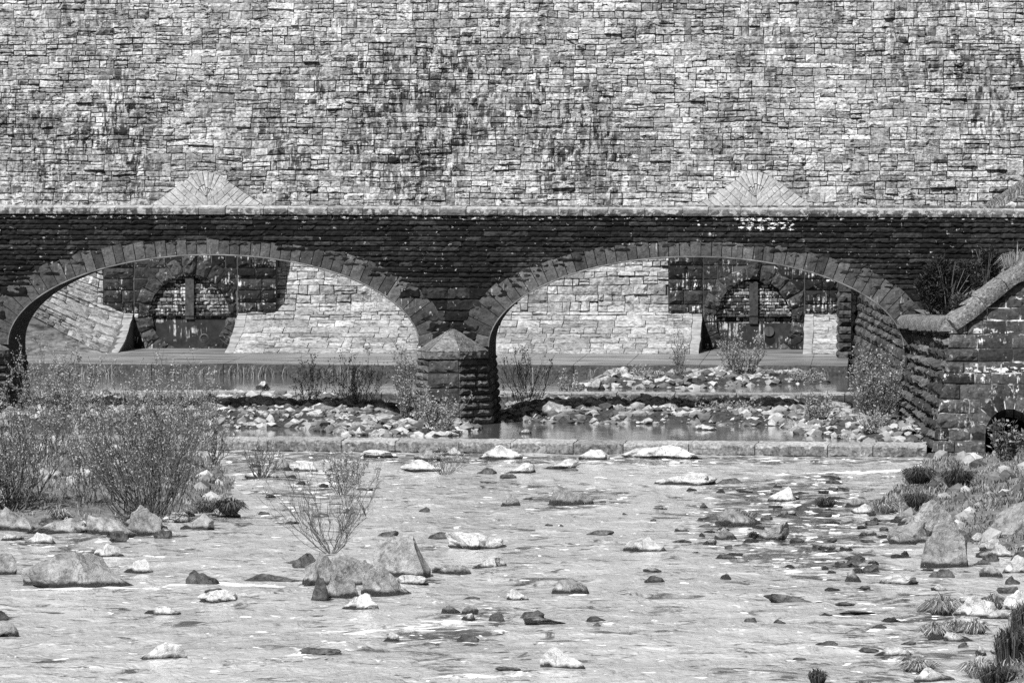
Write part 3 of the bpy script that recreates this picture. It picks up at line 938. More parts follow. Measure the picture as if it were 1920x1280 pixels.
for (z0, z1) in zrow:
    x = xleft(z0); zm = (z0 + z1) / 2
    first = True
    ivs = [(x, XR)]
    rr = CR + 0.42
    hwc = CR + 0.03 if zm < CZ else math.sqrt(max(0, rr * rr - (zm - CZ) ** 2))
    if zm < CZ + rr and hwc > 0.02: ivs = [(x, CX - hwc), (CX + hwc, XR)]
    for (xa, xb) in ivs:
        x = xa
        while x < xb - 0.02:
            wd = U(0.4, 1.0)
            if xb - x - wd < 0.3: wd = xb - x
            t0, t1 = topz(x), topz(x + wd)
            zz0, zz1 = min(z1, t0), min(z1, t1)
            if max(zz0, zz1) > z0 + 0.06:
                lx = xleft(z1) if first else x
                q = [frontS(x, z0), frontS(x + wd, z0), frontS(x + wd, max(zz1, z0 + .04)), frontS(lx, max(zz0, z0 + .04))]
                qblock(wf, q, nFr, U(0.02, 0.07) if not first else 0.13, 0.014, 0.1, 0.14, 0.014)
            first = False
            x += wd
    if z1 > zt + 3: break
wf.build('front_masonry', M['wing'], wing)
# culvert ring
cv = tag(bpy.data.objects.new('culvert', None), None); COL.objects.link(cv); cv.parent = wing; cv.location = -wing.location
vm = MB()
for k in range(9):
    a0, a1 = math.pi * k / 9, math.pi * (k + 1) / 9
    r1 = CR + 0.45 + U(-.05, .08)
    Pp = lambda r, a: frontS(CX + r * math.cos(a), CZ + r * math.sin(a))
    qblock(vm, [Pp(CR, a1), Pp(CR, a0), Pp(r1, a0), Pp(r1, a1)], nFr, 0.05, 0.012, 0.6, 0.16, 0.014)
vm.build('culvert_ring', M['wing'], cv)
# core of the wall, with the culvert bore
km = MB(); xs = [Cb.x + 0.05]
x = Cb.x + 0.05
while x < XR: x += 0.25; xs.append(x)
for k in range(25): xs.append(CX - (CR + .03) * math.cos(math.pi * k / 24))
xs = sorted(set(round(v, 4) for v in xs))
for a, b in zip(xs, xs[1:]):
    ins = abs((a + b) / 2 - CX) < CR + .03
    lo = lambda x: CZ + math.sqrt(max(0, (CR + .03) ** 2 - (x - CX) ** 2)) if ins else -0.6
    def fr(x, z):
        z_ = min(z, topz(x) - 0.05)
        q = frontS(x, z_); return Vector((max(q.x, xleft(z_) + 0.05), q.y - 0.006, z_))
    N_ = 8
    for j in range(N_):
        f = lambda x, j: fr(x, lo(x) + (topz(x) - lo(x)) * j / N_)
        km.add([f(a, j), f(b, j), f(b, j + 1), f(a, j + 1)], [(0, 1, 2, 3)], 0)
    km.add([fr(a, 99), fr(b, 99), fr(b, 99) + Vector((0, 0.6, 0)), fr(a, 99) + Vector((0, .6, 0))], [(0, 1, 2, 3)], 0)
    if ins:
        q0, q1 = fr(a, lo(a)), fr(b, lo(b))
        km.add([q0, q1, q1 + Vector((0, 6, 0)), q0 + Vector((0, 6, 0))], [(0, 1, 2, 3)], 1)
for s_ in (-1, 1):
    xx = CX + s_ * (CR + .03); q0, q1 = frontS(xx, -.5), frontS(xx, CZ)
    km.add([q0, q1, q1 + Vector((0, 6, 0)), q0 + Vector((0, 6, 0))], [(0, 1, 2, 3)], 1)
q0 = frontS(CX - 2, -.5); km.add([Vector((CX - 2, YC + 6, -.6)), Vector((CX + 2, YC + 6, -.6)), Vector((CX + 2, YC + 6, 2.4)), Vector((CX - 2, YC + 6, 2.4))], [(0, 1, 2, 3)], 1)
# side core
vs = []
for j in range(9):
    for i in range(13):
        vs.append(sideS(i / 12, j / 8) - nS * 0.06)
km.add(vs, [(j * 13 + i, j * 13 + i + 1, (j + 1) * 13 + i + 1, (j + 1) * 13 + i) for j in range(8) for i in range(12)], 0)
km.build('wall_core', [M['wmortar'], M['hole']], wing)
# coping: thick weathered stones, along the side then up the slope
cm_ = MB()
path = [sideS(u, 1.0) for u in (0.0, 0.12, 0.25, 0.4, 0.55, 0.7, 0.85)]
path.append(Ct.copy())
for k in range(1, 16):
    x = Ct.x + 0.3 * k; q = frontS(x, topz(x)); path.append(q)
for k, q in enumerate(path): q.z += 0.02
prof_ = [(-0.20, -0.17), (-0.31, -0.15), (-0.33, -0.04), (-0.32, 0.10), (-0.25, 0.20), (-0.12, 0.225), (0.10, 0.24), (0.34, 0.24), (0.42, 0.14), (0.42, -0.14)]
fine = []
for a, b in zip(path, path[1:]):
    nseg = max(1, int((b - a).length / 0.09))
    for k in range(nseg): fine.append(a.lerp(b, k / nseg))
fine.append(path[-1])
runs = []
a_, b_ = path[0], path[7]
for k in range(9): runs.append((a_.lerp(b_, k / 9), a_.lerp(b_, (k + 1) / 9)))
c_ = path[7]; e_ = frontS(Ct.x + 4.5, topz(Ct.x + 4.5)); e_.z += .02; k = 0; t_ = 0.0; LL = (e_ - c_).length
while t_ < LL - .3:
    wd = U(.75, 1.2); runs.append((c_.lerp(e_, t_ / LL), c_.lerp(e_, min(1, (t_ + wd) / LL)))); t_ += wd
L = len(prof_); ns = 6
for a, b in runs:
    t = (b - a).normalized(); inn = Vector((0, 0, 1)).cross(t); inn.normalize(); up = t.cross(inn); sd = U(0, 99)
    of = up * U(-.015, .02) + inn * U(-.02, .02); ov = .03 if (b - c_).length < .01 else -.006
    vs = []; fs = []
    for k in range(ns + 1):
        q = a.lerp(b, k / ns) + t * (.006 if k == 0 else (ov if k == ns else 0)); sh_ = .94 if k in (0, ns) else 1
        for (x_, y_) in prof_:
            jt = .10 * mnoise.noise(Vector((k * .5 + sd, x_ * 6, y_ * 6)))
            vs.append(q + of + inn * (x_ * sh_ * (1 + jt)) + up * (y_ * sh_ + .05 * mnoise.noise(Vector((k * .6 + sd, x_ * 5, y_ * 5 + 4)))))
    for k in range(ns):
        for s_ in range(L):
            s2 = (s_ + 1) % L; fs.append((k * L + s_, (k + 1) * L + s_, (k + 1) * L + s2, k * L + s2))
    fs += [tuple(range(L)), tuple(ns * L + q for q in range(L - 1, -1, -1))]
    cm_.add(vs, fs)
o_c = cm_.build('coping', M['wcoping'], wing, smooth=True); o_c.data.set_sharp_from_angle(angle=0.6)

# rear retaining wall seen through the right arch
rw = thing('retaining_wall', 'rough rubble retaining wall seen through the right arch, beside the right outlet', 'retaining wall', (X(1640, 200), 200, 0))
ra, rb = Vector((X(1702, 184), 184.2, 0)), Vector((X(1594, 214), 214.5, 0))
rm = MB(); nR = (rb - ra).cross(Vector((0, 0, 1))); nR.normalize()
if nR.x > 0: nR = -nR
z = 0.0
LR = (rb - ra).length
while z < 5.5:
    h = U(0.22, 0.42); u = 0.0
    while u < LR - .05:
        wd = U(0.5, 2.2)
        if LR - u - wd < .5: wd = LR - u
        q = [ra.lerp(rb, u / LR), ra.lerp(rb, (u + wd) / LR)]
        off = -nR * (0.10 * z)
        q = [q[1] + off, q[0] + off, q[0] + off, q[1] + off]
        for i, zz in enumerate((z, z, z + h, z + h)): q[i] = q[i] + Vector((0, 0, zz))
        qblock(rm, q, nR, U(.04, .12), .05, .1, .2, .015, edge=.2)
        u += wd
    z += h
rm.build('rubble_face', M['wside'], rw)
km = MB(); o_ = -nR * 0.05
km.add([ra + o_ + Vector((0, 0, -.5)), rb + o_ + Vector((0, 0, -.5)), rb + o_ - nR * .66 + Vector((0, 0, 5.5)), ra + o_ - nR * .66 + Vector((0, 0, 5.5))], [(0, 1, 2, 3)])
km.add([ra + o_ - nR * .66 + Vector((0, 0, 5.5)), rb + o_ - nR * .66 + Vector((0, 0, 5.5)), rb + Vector((9, 0, 5.5)), ra + Vector((9, 0, 5.5))], [(0, 1, 2, 3)])
km.build('wall_core', M['bmortar'], rw)
bm_ = MB()
xa, xb = X(1573, 214), X(1597, 214)
z = 0.6
while z < 5.5:
    h = U(.25, .4); qblock(bm_, [Vector((xa, 213.4, z)), Vector((xb, 213.4, z)), Vector((xb, 213.4, z + h)), Vector((xa, 213.4, z + h))], NF, .1, .03, .4, .14, .015)
    qblock(bm_, [Vector((xa, 216.5, z)), Vector((xa, 213.4, z)), Vector((xa, 213.4, z + h)), Vector((xa, 216.5, z + h))], Vector((-1, 0, 0)), .08, .03, .3, .3, .015)
    z += h
boxmb(bm_, xa + .02, xb - .02, 213.45, 222, 0.2, 5.5)
bm_.build('buttress', M['wside'], rw)

# ================================================================== SILLS, APRON
def bar(name, label, p0, p1, zc, depth, hgt, slope=0.0, mats=None):
    """a long stone sill between two ground points, with its face and its crest in separate stones"""
    t = thing(name, label, 'weir', ((p0.x + p1.x) / 2, (p0.y + p1.y) / 2, 0))
    d = (p1 - p0); L = d.length; d.normalize(); nb = Vector((-d.y, d.x, 0))
    if nb.y < 0: nb = -nb
    crest, face = MB(), MB(); u = 0.0
    while u < L - 0.05:
        wd = U(1.2, 2.2)
        if L - u - wd < .9: wd = L - u
        a, b = p0 + d * u, p0 + d * (u + wd)
        def V(q, y, z): r = q + nb * y; return Vector((r.x, r.y, z))
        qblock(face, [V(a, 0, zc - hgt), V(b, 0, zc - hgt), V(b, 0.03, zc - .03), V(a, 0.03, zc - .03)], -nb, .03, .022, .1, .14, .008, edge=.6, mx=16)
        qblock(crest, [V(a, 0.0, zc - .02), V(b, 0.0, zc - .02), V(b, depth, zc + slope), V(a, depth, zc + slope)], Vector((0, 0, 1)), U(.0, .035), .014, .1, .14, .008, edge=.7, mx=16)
        u += wd
    crest.build('crest', mats[0], t); face.build('weir_face', mats[1], t)
    return t
w0, w1_ = onZ(-250, 838), onZ(1738, 857)
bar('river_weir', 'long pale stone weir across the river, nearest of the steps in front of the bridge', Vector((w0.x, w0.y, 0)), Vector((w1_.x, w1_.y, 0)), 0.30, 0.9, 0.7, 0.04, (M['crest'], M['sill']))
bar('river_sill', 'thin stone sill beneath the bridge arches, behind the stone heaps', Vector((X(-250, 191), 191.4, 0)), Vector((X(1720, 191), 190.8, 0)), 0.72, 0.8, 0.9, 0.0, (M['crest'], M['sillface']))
nb_ = MB()
q = onY(1135, 740, 190.9)
qa, qb = onY(1108, 762, 190.95), onY(1160, 740, 190.95)
ap = thing('apron_sill', 'flat stone apron in front of the dam and its outlets', 'apron', (X(960, 212), 210, 0.5))
am, af = MB(), MB()
xa, xb = X(-260, 207), X(1590, 207)
x = xa
while x < xb - .1:
    wd = min(U(1.5, 2.6), xb - x)
    y = 207.0
    while y < 223:
        dy = U(1.5, 2.6); qblock(am, [Vector((x, y, 1.0)), Vector((x + wd, y, 1.0)), Vector((x + wd, y + dy, 1.0)), Vector((x, y + dy, 1.0))], Vector((0, 0, 1)), .015, .004, .1, .5, .008, edge=.6); y += dy
    qblock(af, [Vector((x, 207, .1)), Vector((x + wd, 207, .1)), Vector((x + wd, 207, .99)), Vector((x, 207, .99))], NF, .03, .008, .1, .2, .008, mx=12)
    x += wd
boxmb(am, xa, xb, 207.05, 224, -.5, .985)
am.build('apron_top', M['apron'], ap); af.build('apron_face', M['sillface'], ap)

# ================================================================== WATER AND GROUND
def inside(pt, poly):
    x, y = pt; c = False
    for (x1, y1), (x2, y2) in zip(poly, poly[1:] + poly[:1]):
        if (y1 > y) != (y2 > y) and x < (x2 - x1) * (y - y1) / (y2 - y1) + x1: c = not c
    return c
def edged(pt, poly):
    x, y = pt; best = 1e9
    for (x1, y1), (x2, y2) in zip(poly, poly[1:] + poly[:1]):
        dx, dy = x2 - x1, y2 - y1; t = max(0, min(1, ((x - x1) * dx + (y - y1) * dy) / (dx * dx + dy * dy + 1e-9)))
        best = min(best, math.hypot(x - x1 - dx * t, y - y1 - dy * t))
    return best
def foam_at(x, y):
    f = 0.0
    for (ax, ay, bx, by, wd, amt) in FOAM:
        dx, dy = bx - ax, by - ay; t = max(0, min(1, ((x - ax) * dx + (y - ay) * dy) / (dx * dx + dy * dy + 1e-9)))
        d = math.hypot(x - ax - dx * t, (y - ay - dy * t))
        f = max(f, amt * max(0, 1 - d / wd) ** 0.7)
    return f
FOAM = []
for (a, b, c, d, wd, amt) in [(1480, 889, 1745, 881, 0.8, 1.0), (270, 1101, 420, 1092, .5, 1), (420, 1092, 575, 1101, .5, 1.0), (80, 1105, 260, 1101, .35, 1.0), (640, 1190, 860, 1165, .9, .72), (860, 1165, 1000, 1140, .6, .6), (500, 1240, 640, 1205, .8, .72), (820, 1270, 1010, 1262, .9, .8), (440, 910, 680, 905, 2.0, .55), (420, 890, 620, 880, 1.5, .5), (1400, 1060, 1560, 1050, .6, .5), (1640, 1163, 1690, 1160, .5, .7), (1300, 940, 1600, 935, 2, .35), (1500, 1000, 1700, 1000, 3.5, .3), (1370, 1250, 1420, 1262, .5, .65), (60, 1040, 190, 1030, .4, .5), (1200, 1070, 1500, 1065, 1, .25), (700, 1280, 480, 1285, .7, .6)]:
    p, q = onZ(a, b), onZ(c, d); FOAM.append((p.x, p.y, q.x, q.y, wd, amt))

SHOALS_AND_REFLECTION = []  # shallow bed patches, plus a painted reflection strip at the weir foot
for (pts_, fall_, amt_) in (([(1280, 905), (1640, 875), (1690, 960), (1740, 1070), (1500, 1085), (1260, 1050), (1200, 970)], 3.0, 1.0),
        ([(1540, 1095), (1900, 1100), (1920, 1290), (1400, 1290), (1500, 1180)], 2.5, .75), ([(380, 845), (1740, 858), (1740, 870), (1300, 874), (380, 868)], 1.2, 1.0), ([(420, 880), (740, 870), (760, 960), (470, 1000)], 3.0, .8),  # long strip below the weir: its dark reflection, painted into the water colour
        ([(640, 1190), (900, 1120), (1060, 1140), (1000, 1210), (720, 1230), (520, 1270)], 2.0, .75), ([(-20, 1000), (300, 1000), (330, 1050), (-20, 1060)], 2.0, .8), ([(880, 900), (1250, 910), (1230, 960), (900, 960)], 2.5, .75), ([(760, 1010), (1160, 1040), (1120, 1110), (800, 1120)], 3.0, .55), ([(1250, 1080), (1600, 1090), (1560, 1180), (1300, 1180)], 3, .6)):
    SHOALS_AND_REFLECTION.append(([(onZ(a, b).x, onZ(a, b).y) for a, b in pts_], fall_, amt_))
def shoal_and_reflection_at(x, y):
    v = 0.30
    for poly, fall_, amt_ in SHOALS_AND_REFLECTION:
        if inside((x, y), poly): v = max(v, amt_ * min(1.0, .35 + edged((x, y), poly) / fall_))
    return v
def sheet(name, label, x0, x1, y0, y1, z, dx, dy, mat, amp, foam=False, ymax=None, ymin=None):
    nx, ny = int((x1 - x0) / dx), int((y1 - y0) / dy)
    vs, fs, fo, so_ = [], [], [], []
    for j in range(ny + 1):
        for i in range(nx + 1):
            x, y = x0 + (x1 - x0) * i / nx, y0 + (y1 - y0) * j / ny
            if ymax: y = min(y, ymax(x))
            if ymin: y = max(y, ymin(x))
            h = amp * (mnoise.noise(Vector((x * .9, y * 0.8, 3))) + .6 * mnoise.noise(Vector((x * 2.3, y * 2.0, 9)))) if amp else 0
            f = foam_at(x, y) if foam else 0.0
            so_.append(shoal_and_reflection_at(x, y) if foam else 0.0)
            vs.append((x, y, z + h)); fo.append(f)
    w1 = nx + 1
    for j in range(ny):
        for i in range(nx): q = j * w1 + i; fs.append((q, q + 1, q + w1 + 1, q + w1))
    mb = MB(); mb.v = vs; mb.f = fs; mb.mi = [0] * len(fs)
    o = mb.build(name, mat, smooth=True)
    at = o.data.attributes.new('foam', 'FLOAT', 'POINT'); at.data.foreach_set('value', fo)
    at = o.data.attributes.new('shoal_and_reflection', 'FLOAT', 'POINT'); at.data.foreach_set('value', so_)
    return tag(o, label, None, None, 'structure')
weir_y = lambda x: w0.y + (w1_.y - w0.y) * (x - w0.x) / (w1_.x - w0.x) + 0.1
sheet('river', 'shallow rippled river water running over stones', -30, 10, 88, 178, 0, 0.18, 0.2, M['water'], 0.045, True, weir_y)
p_ = lambda x: weir_y(x)
mb = MB()
sheet('pool', 'still water held behind the near weir', -30, 6, 165, 191.3, 0.30, 1.2, 1.2, M['pool'], 0, ymin=lambda x: weir_y(x) + 0.6)
sheet('upper_pool', 'still water between the sill and the apron', -30, 6, 191.2, 207.1, 0.62, 1.2, 1.2, M['pool'], 0)
g = MB(); g.add([Vector(v) for v in ((-3000, -300, -.7), (3000, -300, -.7), (3000, 5000, -.7), (-3000, 5000, -.7))], [(0, 1, 2, 3)])
tag(g.build('ground', M['gravel']), None, None, None, 'structure')

MOUNDS = {}
def mound(name, pxpoly, z0, H, fall, mat, kind='structure', res=0.25, rough=0.12, label=None, extra=None):
    poly = [(onZ(a, b, z0).x, onZ(a, b, z0).y) for a, b in pxpoly]
    x0, x1 = min(p[0] for p in poly) - .5, max(p[0] for p in poly) + .5
    y0, y1 = min(p[1] for p in poly) - .5, max(p[1] for p in poly) + .5
    def hf(x, y):
        d = edged((x, y), poly); d = d if inside((x, y), poly) else -d
        t = max(0, min(1, d / fall)); s = t * t * (3 - 2 * t)
        h = H * s + rough * mnoise.fractal(Vector((x * .8, y * .8, 1)), 1, 2, 4) * min(1, max(0, d + .5))
        if extra: h += extra(x, y, d)
        return z0 + (h if d > 0 else -0.25 * min(1, -d * 2) + h * 0)
    nx, ny = max(3, int((x1 - x0) / res)), max(3, int((y1 - y0) / res))
    mb = MB()
    for j in range(ny + 1):
        for i in range(nx + 1):
            x, y = x0 + (x1 - x0) * i / nx, y0 + (y1 - y0) * j / ny
            mb.v.append((x, y, hf(x, y)))
    w1 = nx + 1
    for j in range(ny):
        for i in range(nx): q = j * w1 + i; mb.f.append((q, q + 1, q + w1 + 1, q + w1)); mb.mi.append(0)
    o = mb.build(name, mat, smooth=True)
    tag(o, label, None, None, kind)
    def samp():
        for _ in range(400):
            x, y = U(x0, x1), U(y0, y1)
            if inside((x, y), poly): return x, y
        return poly[0]
    MOUNDS[name] = (poly, hf, samp)
    return hf, samp

rbank, rsamp = mound('right_bank', [(1738, 862), (1660, 930), (1700, 985), (1850, 1030), (2200, 1080), (2300, 858), (1860, 852)], 0, 0.45, 4.0, M['soil'])
rbank2, rsamp2 = mound('right_shore', [(1960, 1120), (1890, 1150), (1900, 1210), (1860, 1250), (1830, 1300), (2080, 1300), (2080, 1120)], 0, 0.3, 1.5, M['soil'])
lbank, lsamp = mound('left_bank', [(-200, 985), (60, 985), (250, 985), (420, 955), (440, 905), (400, 860), (300, 850), (-200, 850)], 0, 0.55, 4.0, M['soil'])
heapL, hsL = mound('left_gravel', [(-100, 804), (640, 803), (760, 797), (780, 772), (660, 758), (560, 750), (-100, 755)], 0.3, 0.30, 1.5, M['gravel'])
heapF, hsF = mound('front_gravel', [(560, 802), (650, 816), (850, 818), (905, 805), (800, 790), (620, 793)], 0.3, 0.14, 0.8, M['gravel'])
heapR, hsR = mound('right_gravel', [(935, 788), (938, 762), (1040, 754), (1110, 766), (1300, 770), (1480, 764), (1580, 776), (1730, 800), (1790, 829), (1640, 828), (1500, 815), (1470, 800), (1300, 795), (1050, 794)], 0.3, 0.30, 1.4, M['gravel'])
heapU, hsU = mound('upper_gravel', [(1075, 726), (1110, 714), (1250, 712), (1340, 705), (1530, 708), (1560, 717), (1420, 722), (1260, 730)], 0.62, 0.22, 1.0, M['gravel'])
# earth slope behind the wing wall, up to the bridge
bk = MB()
for j in range(11):
    for i in range(25):
        x = Ct.x - 1.4 + (XR + 6 - Ct.x) * i / 24; f = j / 10
        yf = Ct.y + 0.5
        q = sideS(1 - f, 1.0) if f > 0 else Ct
        xl = q.x + 0.25
        xx = max(x, xl)
        y = yf + (YB - .05 - yf) * f
        zf = topz(xx) - 0.12
        zb = zt + 0.15 + max(0, (xx - Ct.x)) * 0.75
        bk.v.append((xx, y, zf + (min(zb, 7.2) - zf) * f + 0.08 * mnoise.noise(Vector((xx, y, 0)))))
for j in range(10):
    for i in range(24): q = j * 25 + i; bk.f.append((q, q + 1, q + 26, q + 25)); bk.mi.append(0)
tag(bk.build('bank_slope', M['soil'], smooth=True), None, None, None, 'structure')
# far bank on the right, seen over the parapet
hb = MB()
for j in range(13):
    for i in range(25):
        x = X(1840, 205) + i * 1.2; y = 196 + j * 1.6
        z = onY(1840, 391, 205).z - .2 + (i * 1.2) * .7 + .18 * mnoise.noise(Vector((x * .7, y * .7, 4)))
        hb.v.append((x, y, z))
for j in range(12):
    for i in range(24): q = j * 25 + i; hb.f.append((q, q + 1, q + 26, q + 25)); hb.mi.append(0)
tag(hb.build('hillside', M['soil'], smooth=True), None, None, None, 'structure')

# ================================================================== ROCKS
import bmesh
def ico(sub):
    b = bmesh.new(); bmesh.ops.create_icosphere(b, subdivisions=sub, radius=1)
    r = ([v.co.copy() for v in b.verts], [tuple(v.index for v in f.verts) for f in b.faces]); b.free(); return r
ICO = {s: ico(s) for s in (1, 2, 3, 4)}
def rock_verts(seed, w, d, h, shear=0.0, pointy=0.0, sub=3, cuts=11, rough=1.0):
    rs = random.Random(seed); vs, fs = ICO[sub]
    pl = []
    for _ in range(cuts):
        n = Vector((rs.gauss(0, 1), rs.gauss(0, 1), rs.gauss(0, .8))).normalized(); pl.append((n, rs.uniform(.42, .82)))
    out_ = []
    o = Vector((rs.uniform(0, 50), rs.uniform(0, 50), 0))
    for v in vs:
        p = v.copy()
        for n, t in pl:
            k = p.dot(n) - t
            if k > 0: p -= n * k * 0.97
        p *= 1 + rough * (0.17 * mnoise.noise(p * 1.2 + o) + 0.10 * (abs(mnoise.noise(p * 2.3 + o)) - .2) * 2 + 0.07 * mnoise.noise(p * 5 + o) + .035 * mnoise.noise(p * 11 + o))
        out_.append(p)
    zm = max(p.z for p in out_)
    xa, xb = min(p.x for p in out_), max(p.x for p in out_); ya, yb = min(p.y for p in out_), max(p.y for p in out_)
    res = []
    for p in out_:
        z = p.z / zm
        x = (p.x - (xa + xb) / 2) / (xb - xa); y = (p.y - (ya + yb) / 2) / (yb - ya)
        t = max(0, z)
        s = 1 - pointy * t
        res.append(Vector((x * s * w + shear * t * w, y * s * d, z * h if z > 0 else z * h * 0.6)))
    return res, fs
def put_rock(name, x, y, z, w, d, h, mat, seed, label, group=None, shear=0.0, pointy=0.0, sub=3, rot=0.0, cat='rock', cuts=11, rough=1.0):
    vs, fs = rock_verts(seed, w, d, h, shear, pointy, sub, cuts, rough * 1.25)
    if rot:
        c, s = math.cos(rot), math.sin(rot); vs = [Vector((v.x * c - v.y * s, v.x * s + v.y * c, v.z)) for v in vs]
    mb = MB(); mb.add(vs, fs)
    o = mb.build(name, mat, smooth=True); o.location = (x, y, z)
    o.data.set_sharp_from_angle(angle=0.42 if sub > 2 else 0.6)
    return tag(o, label, cat, group)
NR = [0]
def rock_px(x0, x1, yt, yb, tone, label, shear=0.0, pointy=0.0, z0=0.0, name=None, dr=0.75, group=None, sub=4, cuts=11, rough=1.0, cat=None):
    """a rock whose waterline front is at picture row yb and whose crown is at yt"""
    NR[0] += 1
    b = onZ((x0 + x1) / 2, yb, z0); k = ppm(b.y)
    w = (x1 - x0) / k; d = max(0.25, w * dr)
    h = max(0.05, (yb - yt) / k - d * 0.5 * (HC - z0) / b.y)
    m = {'w': 'pale_rock', 'g': 'grey_rock', 'd': 'dark_rock', 'h': 'heap_rock'}[tone]
    if x1 - x0 < 60: sub = min(sub, 3)
    name = name or ('boulder' if w > 0.75 else 'river_stone')
    return put_rock(name, b.x, b.y + d * .45, z0, w * 1.04, d, h * 1.03, M[m], 1000 + NR[0] * 7, label, group, shear, pointy, sub, 0, cat or ('boulder' if w > .75 else 'stone'), cuts, rough)

